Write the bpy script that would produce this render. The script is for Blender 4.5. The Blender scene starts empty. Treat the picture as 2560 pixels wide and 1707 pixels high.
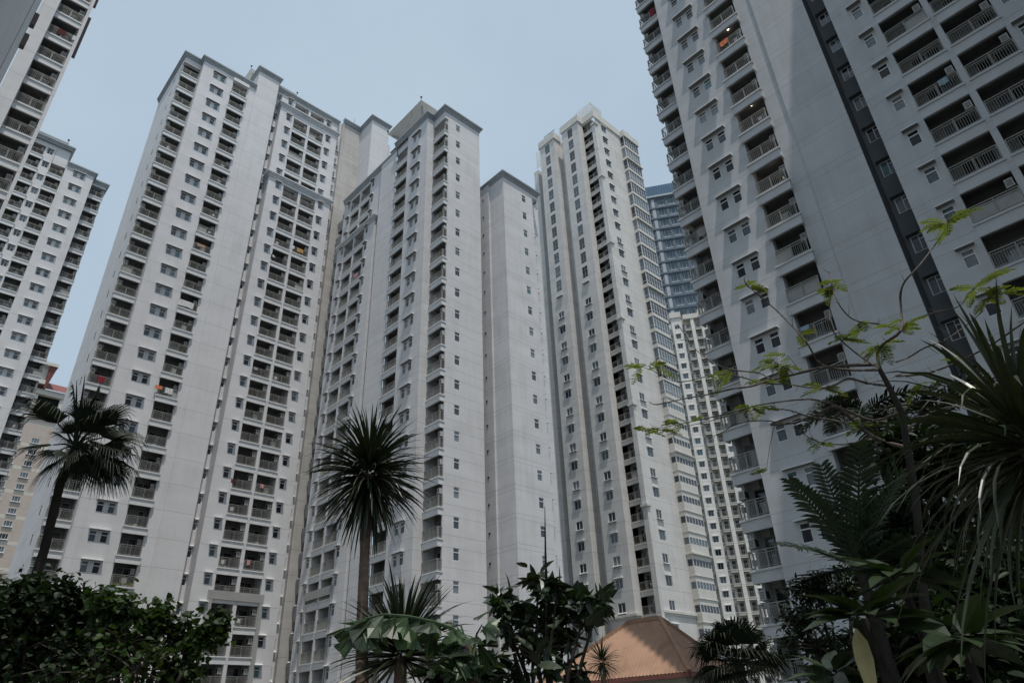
import bpy, math, random
from mathutils import Vector, Matrix
random.seed(7)
PI = math.pi
R = math.radians
SC = bpy.context.scene
COL = SC.collection

# ---------------------------------------------------------------- camera
ROLL, PITCH, YAW = -0.0417751891, 0.522442328, 0.80236991      # world X / Y run along the two facade directions
EYE = Vector((0.0, 0.0, 1.6))
FPX = 1707.0                                                    # focal length in pixels of a 2560 wide frame
_f = Vector((math.cos(PITCH)*math.cos(YAW), math.cos(PITCH)*math.sin(YAW), math.sin(PITCH)))
_r0 = Vector((math.sin(YAW), -math.cos(YAW), 0))
_u0 = _r0.cross(_f)
_r = _r0*math.cos(ROLL) + _u0*math.sin(ROLL)
_u = -_r0*math.sin(ROLL) + _u0*math.cos(ROLL)
cam_data = bpy.data.cameras.new('camera')
cam = bpy.data.objects.new('camera', cam_data); COL.objects.link(cam)
cam_data.sensor_width = 36.0
cam_data.lens = FPX/2560*36.0
cam_data.clip_end = 3000.0
cam_data.clip_start = 0.05
cam.matrix_world = Matrix(((_r.x, _u.x, -_f.x, EYE.x), (_r.y, _u.y, -_f.y, EYE.y), (_r.z, _u.z, -_f.z, EYE.z), (0, 0, 0, 1)))
SC.camera = cam

# ---------------------------------------------------------------- sky, sun, exposure
SUN = Vector((-0.120, -0.28, 1.0)).normalized()
elev = math.asin(SUN.z)
azim = math.atan2(SUN.x, SUN.y)
world = bpy.data.worlds.new('World'); SC.world = world
world.use_nodes = True
wn = world.node_tree.nodes; wl = world.node_tree.links
bg = wn['Background']
sky = wn.new('ShaderNodeTexSky'); sky.sky_type = 'NISHITA'; sky.sun_disc = False
sky.sun_elevation = elev; sky.sun_rotation = azim
sky.air_density = 1.0; sky.dust_density = 3.0; sky.ozone_density = 1.0; sky.altitude = 0
hz = wn.new('ShaderNodeMix'); hz.data_type = 'RGBA'      # hazy tropical sky: the clear sky veiled by pale haze
hz.inputs['Factor'].default_value = 0.80
wt = wn.new('ShaderNodeTexCoord'); wz = wn.new('ShaderNodeTexNoise'); wz.inputs['Scale'].default_value = 2.2; wz.inputs['Detail'].default_value = 5; wz.inputs['Roughness'].default_value = 0.55
wl.new(wt.outputs['Generated'], wz.inputs['Vector'])
wr = wn.new('ShaderNodeMapRange'); wr.inputs['From Min'].default_value = 0.3; wr.inputs['From Max'].default_value = 0.7
wl.new(wz.outputs['Fac'], wr.inputs['Value'])
wm = wn.new('ShaderNodeMix'); wm.data_type = 'RGBA'      # thin, barely visible veils in the haze
wm.inputs['A'].default_value = (4.7, 6.0, 7.2, 1); wm.inputs['B'].default_value = (5.5, 6.8, 7.9, 1)
wl.new(wr.outputs['Result'], wm.inputs['Factor']); wl.new(wm.outputs['Result'], hz.inputs['B'])
wl.new(sky.outputs[0], hz.inputs['A']); wl.new(hz.outputs['Result'], bg.inputs[0])
bg.inputs[1].default_value = 0.10
sd = bpy.data.lights.new('sun', 'SUN'); sd.energy = 3.2; sd.angle = R(0.5); sd.color = (1.0, 0.95, 0.88)
so = bpy.data.objects.new('sun', sd); COL.objects.link(so)
so.rotation_euler = SUN.to_track_quat('Z', 'Y').to_euler()
so.location = (0, 0, 200)
SC.view_settings.view_transform = 'Standard'
SC.view_settings.look = 'None'
SC.view_settings.exposure = 0.0
SC.view_settings.gamma = 1.0

# ---------------------------------------------------------------- viewing helpers (pixel of the 2560 frame -> point at a real distance)
def ray(px, py):
    return (_r*(px-1280) - _u*(py-853.5) + _f*FPX).normalized()
def at(px, py, dist):
    return EYE + ray(px, py)*dist
def onx(px, py, X):
    d = ray(px, py); return EYE + d*(X/d.x)
def ony(px, py, Y):
    d = ray(px, py); return EYE + d*(Y/d.y)
def project(p):
    d = p - EYE; z = d.dot(_f)
    if z < 0.1: return None
    return (d.dot(_r)/z*FPX+1280, -d.dot(_u)/z*FPX+853.5, z)

# ---------------------------------------------------------------- materials
def new_mat(name):
    m = bpy.data.materials.new(name); m.use_nodes = True
    return m, m.node_tree.nodes, m.node_tree.links, m.node_tree.nodes['Principled BSDF']
def plain(name, col, rough=0.6, spec=0.5, metal=0.0, noise=0.0, nscale=3.0, emit=None):
    m, n, l, b = new_mat(name)
    b.inputs['Base Color'].default_value = (*col, 1)
    b.inputs['Roughness'].default_value = rough
    b.inputs['Specular IOR Level'].default_value = spec
    b.inputs['Metallic'].default_value = metal
    if emit:
        b.inputs['Emission Color'].default_value = (*emit[0], 1); b.inputs['Emission Strength'].default_value = emit[1]
    if noise:
        t = n.new('ShaderNodeTexCoord'); x = n.new('ShaderNodeTexNoise'); x.inputs['Scale'].default_value = nscale
        x.inputs['Detail'].default_value = 5
        l.new(t.outputs['Object'], x.inputs['Vector'])
        r = n.new('ShaderNodeMapRange'); r.inputs['To Min'].default_value = 1-noise; r.inputs['To Max'].default_value = 1+noise
        r.inputs['From Min'].default_value = 0.3; r.inputs['From Max'].default_value = 0.7
        l.new(x.outputs['Fac'], r.inputs['Value'])
        mx = n.new('ShaderNodeMix'); mx.data_type = 'RGBA'; mx.blend_type = 'MULTIPLY'; mx.inputs['Factor'].default_value = 1
        mx.inputs['A'].default_value = (*col, 1)
        l.new(r.outputs['Result'], mx.inputs['B']); l.new(mx.outputs['Result'], b.inputs['Base Color'])
    return m
def paint(name, col, z0, period=3.0, lines=(0.0,), stain=0.10, linew=0.010, tint=(0.62, 0.60, 0.55), band=None):
    """weathered masonry paint: rain streaks, patches and thin panel joints at every storey"""
    m, n, l, b = new_mat(name)
    b.inputs['Roughness'].default_value = 0.75
    b.inputs['Specular IOR Level'].default_value = 0.25
    g = n.new('ShaderNodeNewGeometry'); sep = n.new('ShaderNodeSeparateXYZ'); l.new(g.outputs['Position'], sep.inputs[0])
    def mth(op, a, bb=None):
        q = n.new('ShaderNodeMath'); q.operation = op
        for i, v in enumerate((a, bb)):
            if v is None: continue
            if isinstance(v, (int, float)): q.inputs[i].default_value = v
            else: l.new(v, q.inputs[i])
        return q.outputs[0]
    # streaks
    cmb = n.new('ShaderNodeCombineXYZ')
    l.new(mth('MULTIPLY', sep.outputs[0], 1.6), cmb.inputs[0]); l.new(mth('MULTIPLY', sep.outputs[1], 1.6), cmb.inputs[1]); l.new(mth('MULTIPLY', sep.outputs[2], 0.12), cmb.inputs[2])
    s1 = n.new('ShaderNodeTexNoise'); s1.inputs['Scale'].default_value = 1.0; s1.inputs['Detail'].default_value = 6; s1.inputs['Roughness'].default_value = 0.65
    l.new(cmb.outputs[0], s1.inputs['Vector'])
    s2 = n.new('ShaderNodeTexNoise'); s2.inputs['Scale'].default_value = 0.35; s2.inputs['Detail'].default_value = 6
    l.new(g.outputs['Position'], s2.inputs['Vector'])
    a = mth('MULTIPLY', mth('ADD', s1.outputs['Fac'], s2.outputs['Fac']), 0.5)
    mr = n.new('ShaderNodeMapRange'); mr.inputs['From Min'].default_value = 0.46; mr.inputs['From Max'].default_value = 0.66
    mr.inputs['To Min'].default_value = 0.0; mr.inputs['To Max'].default_value = stain*4
    l.new(a, mr.inputs['Value'])
    mx = n.new('ShaderNodeMix'); mx.data_type = 'RGBA'
    mx.inputs['A'].default_value = (*col, 1)
    mx.inputs['B'].default_value = (col[0]*tint[0], col[1]*tint[1], col[2]*tint[2], 1)
    l.new(mr.outputs['Result'], mx.inputs['Factor'])
    out = mx.outputs['Result']
    cm2 = n.new('ShaderNodeCombineXYZ')
    l.new(mth('MULTIPLY', sep.outputs[0], 0.16), cm2.inputs[0]); l.new(mth('MULTIPLY', sep.outputs[1], 0.16), cm2.inputs[1]); l.new(mth('MULTIPLY', sep.outputs[2], 0.9), cm2.inputs[2])
    s4 = n.new('ShaderNodeTexNoise'); s4.inputs['Scale'].default_value = 1.0; s4.inputs['Detail'].default_value = 7; s4.inputs['Roughness'].default_value = 0.6
    l.new(cm2.outputs[0], s4.inputs['Vector'])
    m4 = n.new('ShaderNodeMapRange'); m4.inputs['From Min'].default_value = 0.35; m4.inputs['From Max'].default_value = 0.68; m4.inputs['To Min'].default_value = 1.0-stain*0.7; m4.inputs['To Max'].default_value = 1.0+stain*0.5
    l.new(s4.outputs['Fac'], m4.inputs['Value'])
    x4 = n.new('ShaderNodeMix'); x4.data_type = 'RGBA'; x4.blend_type = 'MULTIPLY'; x4.inputs['Factor'].default_value = 1
    l.new(out, x4.inputs['A']); l.new(m4.outputs['Result'], x4.inputs['B']); out = x4.outputs['Result']
    if band:      # alternate colour bands (zlow, zhigh within a long period)
        bp, b0, b1, bc = band
        ph = mth('PINGPONG', mth('SUBTRACT', sep.outputs[2], b0), bp/2)
        k = mth('LESS_THAN', ph, b1)
        mb = n.new('ShaderNodeMix'); mb.data_type = 'RGBA'; mb.inputs['B'].default_value = (*bc, 1)
        l.new(k, mb.inputs['Factor']); l.new(out, mb.inputs['A']); out = mb.outputs['Result']
    # joints
    fac = None
    for o in lines:
        ph = mth('PINGPONG', mth('SUBTRACT', sep.outputs[2], z0+o), period/2)
        k = mth('LESS_THAN', ph, linew)
        fac = k if fac is None else mth('MAXIMUM', fac, k)
    if fac is not None:
        mj = n.new('ShaderNodeMix'); mj.data_type = 'RGBA'
        l.new(mth('MULTIPLY', fac, 0.55), mj.inputs['Factor']); l.new(out, mj.inputs['A'])
        mj.inputs['B'].default_value = (col[0]*0.35, col[1]*0.36, col[2]*0.38, 1)
        out = mj.outputs['Result']
    l.new(out, b.inputs['Base Color'])
    bp_ = n.new('ShaderNodeBump'); bp_.inputs['Strength'].default_value = 0.15; bp_.inputs['Distance'].default_value = 0.02
    s3 = n.new('ShaderNodeTexNoise'); s3.inputs['Scale'].default_value = 6; s3.inputs['Detail'].default_value = 4
    l.new(g.outputs['Position'], s3.inputs['Vector']); l.new(s3.outputs['Fac'], bp_.inputs['Height']); l.new(bp_.outputs[0], b.inputs['Normal'])
    return m
def leafmat(name, col, rough=0.4, trans=0.25, var=0.35, vscale=2.5, spec=0.5):
    m, n, l, b = new_mat(name)
    t = n.new('ShaderNodeTexCoord'); x = n.new('ShaderNodeTexNoise'); x.inputs['Scale'].default_value = vscale; x.inputs['Detail'].default_value = 3
    l.new(t.outputs['Object'], x.inputs['Vector'])
    r = n.new('ShaderNodeMapRange'); r.inputs['From Min'].default_value = 0.3; r.inputs['From Max'].default_value = 0.7
    r.inputs['To Min'].default_value = 1-var; r.inputs['To Max'].default_value = 1+var
    l.new(x.outputs['Fac'], r.inputs['Value'])
    mx = n.new('ShaderNodeMix'); mx.data_type = 'RGBA'; mx.blend_type = 'MULTIPLY'; mx.inputs['Factor'].default_value = 1
    mx.inputs['A'].default_value = (*col, 1); l.new(r.outputs['Result'], mx.inputs['B'])
    l.new(mx.outputs['Result'], b.inputs['Base Color'])
    b.inputs['Roughness'].default_value = rough; b.inputs['Specular IOR Level'].default_value = spec
    if trans:
        tr = n.new('ShaderNodeBsdfTranslucent'); tc = n.new('ShaderNodeMix'); tc.data_type = 'RGBA'; tc.blend_type = 'MULTIPLY'; tc.inputs['Factor'].default_value = 1
        tc.inputs['B'].default_value = (1.6, 1.7, 0.6, 1); l.new(mx.outputs['Result'], tc.inputs['A']); l.new(tc.outputs['Result'], tr.inputs['Color'])
        ms = n.new('ShaderNodeMixShader'); ms.inputs[0].default_value = trans
        l.new(b.outputs[0], ms.inputs[1]); l.new(tr.outputs[0], ms.inputs[2]); l.new(ms.outputs[0], n['Material Output'].inputs['Surface'])
    return m

M = {}
WHITE = (0.665, 0.66, 0.672)
M['paintD'] = paint('white_paint_d', WHITE, 88.0, 3.0, (2.2,), 0.06, 0.024)
M['paintE'] = paint('white_paint_e', WHITE, 72.0, 3.0, (-0.75, 0.4), 0.07, 0.022)
M['paintF'] = paint('white_paint_f', WHITE, 66.0, 3.0, (0.0, -0.5), 0.09, 0.022)
M['paintB'] = paint('white_paint_b', WHITE, 88.2, 3.0, (2.2,), 0.06, 0.024)
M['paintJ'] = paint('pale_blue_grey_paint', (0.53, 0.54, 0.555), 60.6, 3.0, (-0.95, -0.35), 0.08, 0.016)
M['paintG'] = paint('ivory_paint', (0.655, 0.64, 0.62), 103.2, 3.0, (-1.75,), 0.09, 0.03)
M['beigeD'] = paint('warm_light_beige', (0.52, 0.50, 0.475), 88.0, 3.0, (0.2,), 0.12, 0.03)  # beige tint puts warm light into the rear wall's colour
M['paintI'] = paint('pale_paint', (0.72, 0.70, 0.66), 95.2, 3.0, (-0.6,), 0.08, 0.04)
M['paintC'] = paint('tan_paint', (0.50, 0.43, 0.375), 71.0, 3.0, (0.8,), 0.05, 0.02, band=(6.0, 69.3, 0.42, (0.60, 0.56, 0.49)))
M['creamC'] = plain('cream_trim', (0.62, 0.59, 0.53), 0.7, 0.2, noise=0.06, nscale=0.6)
M['trim'] = plain('white_trim', (0.68, 0.685, 0.69), 0.7, 0.25, noise=0.07, nscale=0.8)
M['loggia'] = plain('shade_grey_loggia', (0.20, 0.20, 0.20), 0.8, 0.2, noise=0.1, nscale=1)  # recess shade put into the colour of the inner balcony walls
M['under'] = plain('shade_dark_underside', (0.20, 0.20, 0.20), 0.8, 0.2, noise=0.1, nscale=1)  # dark grey paints shade under balcony slabs and window canopies
M['trimG'] = plain('ivory_trim', (0.62, 0.60, 0.56), 0.7, 0.25, noise=0.08, nscale=0.8)
M['cornice'] = plain('grey_cornice', (0.34, 0.37, 0.39), 0.7, 0.25, noise=0.10, nscale=0.6)
M['cornice2'] = plain('light_grey_cornice', (0.52, 0.535, 0.55), 0.7, 0.25, noise=0.08, nscale=0.6)
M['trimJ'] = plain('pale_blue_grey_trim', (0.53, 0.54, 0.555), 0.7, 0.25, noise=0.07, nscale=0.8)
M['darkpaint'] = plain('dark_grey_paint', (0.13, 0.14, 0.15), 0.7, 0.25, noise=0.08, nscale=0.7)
M['greyframe'] = plain('mid_grey_paint', (0.36, 0.36, 0.35), 0.7, 0.25, noise=0.08, nscale=0.7)
M['brown'] = plain('brown_screen_paint', (0.15, 0.12, 0.12), 0.7, 0.2, noise=0.1)
M['alu'] = plain('white_aluminium', (0.72, 0.74, 0.76), 0.4, 0.5)
M['rail'] = plain('greyish_railing_paint', (0.30, 0.295, 0.27), 0.45, 0.5)
M['ac'] = plain('air_conditioner_plastic', (0.42, 0.42, 0.40), 0.5, 0.4)
M['grille'] = plain('dark_grille', (0.03, 0.03, 0.03), 0.6, 0.3)
M['glassA'] = plain('dark_glass', (0.018, 0.022, 0.028), 0.06, 0.9)
M['glassB'] = plain('curtained_glass', (0.10, 0.13, 0.15), 0.10, 0.9, noise=0.25, nscale=4)
M['glassC'] = plain('blind_behind_glass', (0.19, 0.21, 0.22), 0.12, 0.8, noise=0.15, nscale=5)
M['glassD'] = plain('teal_tinted_glass', (0.06, 0.15, 0.17), 0.08, 0.9, noise=0.2, nscale=3)
M['glassBlue'] = plain('blue_glass', (0.02, 0.055, 0.08), 0.08, 0.9, noise=0.25, nscale=1)
M['door'] = plain('dark_door_glass', (0.03, 0.032, 0.033), 0.12, 0.7)
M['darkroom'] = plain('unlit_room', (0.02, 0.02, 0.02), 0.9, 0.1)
M['screen'] = plain('pale_balcony_screen', (0.42, 0.42, 0.41), 0.6, 0.3, noise=0.12, nscale=1.5)
M['bluepanel'] = plain('blue_metal_panel', (0.035, 0.12, 0.22), 0.35, 0.5, noise=0.12, nscale=0.3)
M['greyband'] = plain('slate_band', (0.09, 0.125, 0.165), 0.6, 0.3, noise=0.06, nscale=0.4)
M['whitepanel'] = plain('white_panel', (0.36, 0.40, 0.43), 0.6, 0.3, noise=0.06, nscale=0.4)
M['redroof'] = plain('red_roof_tiles', (0.20, 0.075, 0.068), 0.7, 0.2, noise=0.15, nscale=1.5)
M['soffit'] = plain('white_soffit', (0.78, 0.77, 0.75), 0.8, 0.2, noise=0.05, nscale=0.5)
M['lamp'] = plain('lit_lamp', (1, 0.9, 0.75), 0.5, 0.1, emit=((1.0, 0.86, 0.66), 9.0))
M['roofslab'] = plain('roof_concrete', (0.30, 0.30, 0.29), 0.8, 0.2, noise=0.15, nscale=0.5)

# ---------------------------------------------------------------- mesh builder
class MB:
    def __init__(s):
        s.v = []; s.f = []; s.m = []; s.mats = []; s._mesh = None; s.smooth = False
    def mi(s, mat):
        if mat not in s.mats: s.mats.append(mat)
        return s.mats.index(mat)
    def poly(s, pts, mat):
        i = len(s.v); s.v.extend(tuple(p) for p in pts); s.f.append(tuple(range(i, i+len(pts)))); s.m.append(s.mi(mat))
    def box(s, x0, x1, y0, y1, z0, z1, mat):
        i = len(s.v)
        s.v.extend([(x0, y0, z0), (x1, y0, z0), (x1, y1, z0), (x0, y1, z0), (x0, y0, z1), (x1, y0, z1), (x1, y1, z1), (x0, y1, z1)])
        k = s.mi(mat)
        for f in ((0, 3, 2, 1), (4, 5, 6, 7), (0, 1, 5, 4), (1, 2, 6, 5), (2, 3, 7, 6), (3, 0, 4, 7)):
            s.f.append(tuple(i+j for j in f)); s.m.append(k)
    def bar(s, a, b, w, mat, up=None):
        a = Vector(a); b = Vector(b); d = (b-a)
        if d.length < 1e-6: return
        d.normalize(); u = Vector((0, 0, 1)) if abs(d.z) < 0.9 else Vector((1, 0, 0))
        p = d.cross(u).normalized()*w/2; q = d.cross(p).normalized()*w/2
        i = len(s.v); k = s.mi(mat)
        for c in (a, b):
            for e in (-p-q, p-q, p+q, -p+q): s.v.append(tuple(c+e))
        for f in ((0, 1, 5, 4), (1, 2, 6, 5), (2, 3, 7, 6), (3, 0, 4, 7), (3, 2, 1, 0), (4, 5, 6, 7)):
            s.f.append(tuple(i+j for j in f)); s.m.append(k)
    def tube(s, pts, radii, mat, n=8, cap=True):
        pts = [Vector(p) for p in pts]; k = s.mi(mat); i0 = len(s.v)
        ref = Vector((0.31, 0.77, 0.55))
        for j, p in enumerate(pts):
            d = (pts[min(j+1, len(pts)-1)] - pts[max(j-1, 0)]).normalized()
            a = d.cross(ref)
            if a.length < 0.05: a = d.cross(Vector((1, 0, 0)))
            a.normalize(); b = d.cross(a)
            for t in range(n):
                th = 2*PI*t/n
                s.v.append(tuple(p + (a*math.cos(th)+b*math.sin(th))*radii[j]))
        for j in range(len(pts)-1):
            for t in range(n):
                t2 = (t+1) % n
                s.f.append((i0+j*n+t, i0+j*n+t2, i0+(j+1)*n+t2, i0+(j+1)*n+t)); s.m.append(k)
        if cap:
            s.f.append(tuple(i0+t for t in range(n-1, -1, -1))); s.m.append(k)
            s.f.append(tuple(i0+(len(pts)-1)*n+t for t in range(n))); s.m.append(k)
    def ball(s, c, r, mat, n=8):
        c = Vector(c); k = s.mi(mat); i0 = len(s.v); rings = n//2
        for a in range(rings+1):
            ph = PI*a/rings
            for b in range(n):
                th = 2*PI*b/n
                s.v.append((c.x+r*math.sin(ph)*math.cos(th), c.y+r*math.sin(ph)*math.sin(th), c.z+r*math.cos(ph)))
        for a in range(rings):
            for b in range(n):
                s.f.append((i0+a*n+b, i0+a*n+(b+1) % n, i0+(a+1)*n+(b+1) % n, i0+(a+1)*n+b)); s.m.append(k)
    def add(s, o, th, loc):
        c, sn = math.cos(th), math.sin(th); i = len(s.v)
        s.v.extend((c*x-sn*y+loc[0], sn*x+c*y+loc[1], z+loc[2]) for x, y, z in o.v)
        mp = [s.mi(q) for q in o.mats]
        s.f.extend(tuple(i+j for j in f) for f in o.f); s.m.extend(mp[q] for q in o.m)
    def mesh(s, name='mesh', off=(0, 0, 0)):
        if s._mesh is None:
            me = bpy.data.meshes.new(name)
            vs = s.v if off == (0, 0, 0) else [(x-off[0], y-off[1], z-off[2]) for x, y, z in s.v]
            me.from_pydata(vs, [], s.f)
            for q in s.mats: me.materials.append(M[q] if isinstance(q, str) else q)
            me.polygons.foreach_set('material_index', s.m)
            if s.smooth: me.polygons.foreach_set('use_smooth', [True]*len(s.f))
            me.update(); s._mesh = me
        return s._mesh
    def build(s, name, parent=None, off=(0, 0, 0)):
        o = bpy.data.objects.new(name, s.mesh(name, off)); COL.objects.link(o)
        if parent: o.parent = parent
        return o
def tag(o, label=None, cat=None, group=None, kind=None):
    if label: o['label'] = label
    if cat: o['category'] = cat
    if group: o['group'] = group
    if kind: o['kind'] = kind
    return o
def empty(name, loc, rz=0.0):
    o = bpy.data.objects.new(name, None); COL.objects.link(o); o.location = loc; o.rotation_euler = (0, 0, rz)
    o.empty_display_size = 0.5
    return o

# ---------------------------------------------------------------- ground
g = MB()
g.poly([(-900, -900, 0), (900, -900, 0), (900, 900, 0), (-900, 900, 0)], 'ground')
M['ground'] = plain('garden_soil_and_paving', (0.10, 0.10, 0.085), 0.9, 0.2, noise=0.4, nscale=0.4)
tag(g.build('ground'), kind='structure')

# ---------------------------------------------------------------- facade kit
# local prototype axes: x = along the facade (to the right seen from outside), y = into the wall, z = up
ANG = {'Y-': 0.0, 'X-': -PI/2, 'X+': PI/2, 'Y+': PI}
def fp(face, plane, a, inward, z):
    if face == 'Y-': return (a, plane+inward, z)
    if face == 'X-': return (plane+inward, a, z)
    if face == 'X+': return (plane-inward, a, z)
    return (a, plane-inward, z)
def facade(mb, face, plane, a0, a1, z0, z1, mat, holes=(), rows=(), depth=0.12, back=None):
    """a wall with a rectangular recess for every hole column (c0, c1) in every row (r0, r1)"""
    us = sorted({a0, a1, *[c for h in holes for c in h]}); rows = [r for r in rows if r[0] > z0+0.02 and r[1] < z1-0.02]
    zs = sorted({z0, z1, *[c for r in rows for c in r]})
    P = lambda a, w, z: fp(face, plane, a, w, z)
    for i in range(len(us)-1):
        ua, ub = us[i], us[i+1]
        ishole = any(abs(h[0]-ua) < 1e-6 for h in holes)
        if not ishole:
            mb.poly([P(ua, 0, z0), P(ub, 0, z0), P(ub, 0, z1), P(ua, 0, z1)], mat); continue
        for j in range(len(zs)-1):
            za, zb = zs[j], zs[j+1]
            if any(abs(r[0]-za) < 1e-6 for r in rows):
                d = depth
                mb.poly([P(ua, d, za), P(ub, d, za), P(ub, d, zb), P(ua, d, zb)], back or mat)
                mb.poly([P(ua, 0, za), P(ub, 0, za), P(ub, d, za), P(ua, d, za)], mat)
                mb.poly([P(ua, 0, zb), P(ub, 0, zb), P(ub, d, zb), P(ua, d, zb)], mat)
                mb.poly([P(ua, 0, za), P(ua, d, za), P(ua, d, zb), P(ua, 0, zb)], mat)
                mb.poly([P(ub, 0, za), P(ub, d, za), P(ub, d, zb), P(ub, 0, zb)], mat)
            else:
                mb.poly([P(ua, 0, za), P(ub, 0, za), P(ub, 0, zb), P(ua, 0, zb)], mat)
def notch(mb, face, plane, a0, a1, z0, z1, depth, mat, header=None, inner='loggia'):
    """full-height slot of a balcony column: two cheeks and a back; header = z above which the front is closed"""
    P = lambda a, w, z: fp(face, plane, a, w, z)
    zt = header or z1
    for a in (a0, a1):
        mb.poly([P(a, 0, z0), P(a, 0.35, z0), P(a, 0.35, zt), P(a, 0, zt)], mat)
        mb.poly([P(a, 0.35, z0), P(a, depth, z0), P(a, depth, zt), P(a, 0.35, zt)], inner)  # deeper faces take the grey that stands for shade
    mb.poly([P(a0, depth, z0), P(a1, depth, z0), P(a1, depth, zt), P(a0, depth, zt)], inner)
    if header:
        mb.poly([P(a0, 0, zt), P(a1, 0, zt), P(a1, 0, z1), P(a0, 0, z1)], mat)
        mb.poly([P(a0, 0, zt), P(a1, 0, zt), P(a1, depth, zt), P(a0, depth, zt)], mat)
CORN = [(0.0, -0.80), (0.12, -0.80), (0.12, -0.56), (0.24, -0.50), (0.24, -0.30), (0.40, -0.22), (0.40, 0.0), (-0.35, 0.0)]
CORN_S = [(0.0, -0.55), (0.12, -0.55), (0.12, -0.35), (0.28, -0.28), (0.28, 0.0), (-0.1, 0.0)]
def cornice(mb, pts, zt, mat='cornice', prof=CORN):
    pts = [Vector((p[0], p[1])) for p in pts]; ns = []
    for a, b in zip(pts, pts[1:]):
        d = (b-a).normalized(); ns.append(Vector((d.y, -d.x)))
    rings = []
    for i, p in enumerate(pts):
        if i == 0: o = ns[0]
        elif i == len(pts)-1: o = ns[-1]
        else: o = ns[i-1]+ns[i] if (ns[i-1]-ns[i]).length > 1e-4 else ns[i]
        rings.append([(p.x+o.x*w, p.y+o.y*w, zt+dz) for w, dz in prof])
    for i in range(len(pts)-1):
        for j in range(len(prof)-1):
            mb.poly([rings[i][j], rings[i+1][j], rings[i+1][j+1], rings[i][j+1]], mat)
    mb.poly(rings[0], mat); mb.poly(list(reversed(rings[-1])), mat)

# --- window prototypes: frame mesh, list of pane meshes per variant, hood mesh
GL = ['glassA', 'glassB', 'glassC', 'glassD']
PANES = {}
def pane_proto(w, h, mat, mull=0):
    k = (round(w, 3), round(h, 3), mat)
    if k not in PANES:
        p = MB(); p.box(-w/2, w/2, 0.085, 0.10, 0, h, mat); PANES[k] = p
    return PANES[k]
WINS = {}
def win_proto(kind):
    """returns (frame MB, [(x offset, w, h, z offset)], hood MB or None)"""
    if kind in WINS: return WINS[kind]
    f = MB(); hood = None; panes = []
    def frame(cx, w, h, t=0.05, transom=None, mull=None, z=0.0, mat='alu'):
        f.box(cx-w/2, cx-w/2+t, 0.03, 0.11, z, z+h, mat); f.box(cx+w/2-t, cx+w/2, 0.03, 0.11, z, z+h, mat)
        f.box(cx-w/2+t, cx+w/2-t, 0.03, 0.11, z, z+t, mat); f.box(cx-w/2+t, cx+w/2-t, 0.03, 0.11, z+h-t, z+h, mat)
        if transom: f.box(cx-w/2+t, cx+w/2-t, 0.025, 0.105, z+transom, z+transom+0.07, mat)
        if mull is not None:
            for q in mull: f.box(cx+q-t/2, cx+q+t/2, 0.028, 0.108, z+t, z+h-t, mat)
        panes.append((cx, w-0.02, h-0.02, z+0.01))
    def hd(w, z, d=0.36, th=0.09, cx=0):
        q = MB(); q.poly([(cx-w/2, 0, z+th+0.10), (cx+w/2, 0, z+th+0.10), (cx+w/2, -d, z+th), (cx-w/2, -d, z+th)], 'trim')
        q.poly([(cx-w/2, 0, z+0.02), (cx-w/2, -d, z), (cx+w/2, -d, z), (cx+w/2, 0, z+0.02)], 'under')
        q.poly([(cx-w/2, -d, z), (cx-w/2, -d, z+th), (cx+w/2, -d, z+th), (cx+w/2, -d, z)], 'trim')
        for e in (-w/2, w/2): q.poly([(cx+e, 0, z+0.02), (cx+e, -d, z), (cx+e, -d, z+th), (cx+e, 0, z+th+0.10)], 'trim')
        return q
    if kind == 'pair':            # two lights with a shared canopy
        frame(-0.54, 0.66, 1.12, transom=0.72); frame(0.54, 0.66, 1.12, transom=0.72); hood = hd(1.98, 1.2)
    elif kind == 'single':        # one light with a canopy
        frame(0, 0.66, 1.12, transom=0.72); hood = hd(0.95, 1.2)
    elif kind == 'plain':         # one light, no canopy
        frame(0, 0.74, 1.18, transom=0.74)
    elif kind == 'slot':          # two casements in the recess
        frame(0, 0.86, 1.12, mull=(0.0,)); f.box(0.0, 0.38, 0.025, 0.105, 0.74, 0.80, 'alu'); hood = hd(0.98, 1.16, 0.22, 0.10)
    elif kind == 'dark':
        frame(0, 0.90, 1.15, mull=(0.0,)); f.box(0.02, 0.40, 0.025, 0.105, 0.78, 0.84, 'alu')
    elif kind == 'g_two':
        frame(0, 1.25, 1.25, mull=(0.0,), mat='alu'); hood = hd(1.45, 1.30, 0.30, 0.12)
    elif kind == 'g_sill':
        frame(0, 1.25, 1.25, mull=(0.0,), mat='alu'); hood = hd(1.45, -0.16, 0.25, 0.10)
    elif kind == 'g_tall':
        frame(0, 1.20, 2.25, mull=(0.0,), transom=0.55, mat='rail'); f.box(-0.55, 0.55, 0.025, 0.105, 1.55, 1.60, 'rail')
    elif kind == 'g_small':
        frame(0, 0.7, 1.3, transom=0.85)
    elif kind == 'i_win':
        frame(0, 1.25, 1.35, mull=(0.0,)); hood = hd(1.45, 1.4, 0.3, 0.12)
    elif kind == 'i_tall':
        frame(0, 1.25, 2.0, mull=(0.0,), transom=1.2)
    elif kind == 'c_win':
        frame(0, 1.7, 1.25, mull=(-0.35, 0.35)); hood = hd(2.1, -0.22, 0.3, 0.14)
    elif kind == 'f_small':
        frame(0, 0.5, 1.25, mull=(0.0,)); hood = hd(0.7, -0.2, 0.25, 0.12)
    elif kind == 'h_win':
        frame(0, 2.5, 3.0, 0.08, mull=(-0.6, 0.6), transom=0.62, mat='whitepanel'); f.box(-1.25, 1.25, -0.08, 0.02, 0.0, 0.34, 'whitepanel')
    elif kind == 'h_small':
        frame(0, 0.7, 3.0, 0.08, transom=1.4)
    WINS[kind] = (f, panes, hood)
    return WINS[kind]

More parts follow.
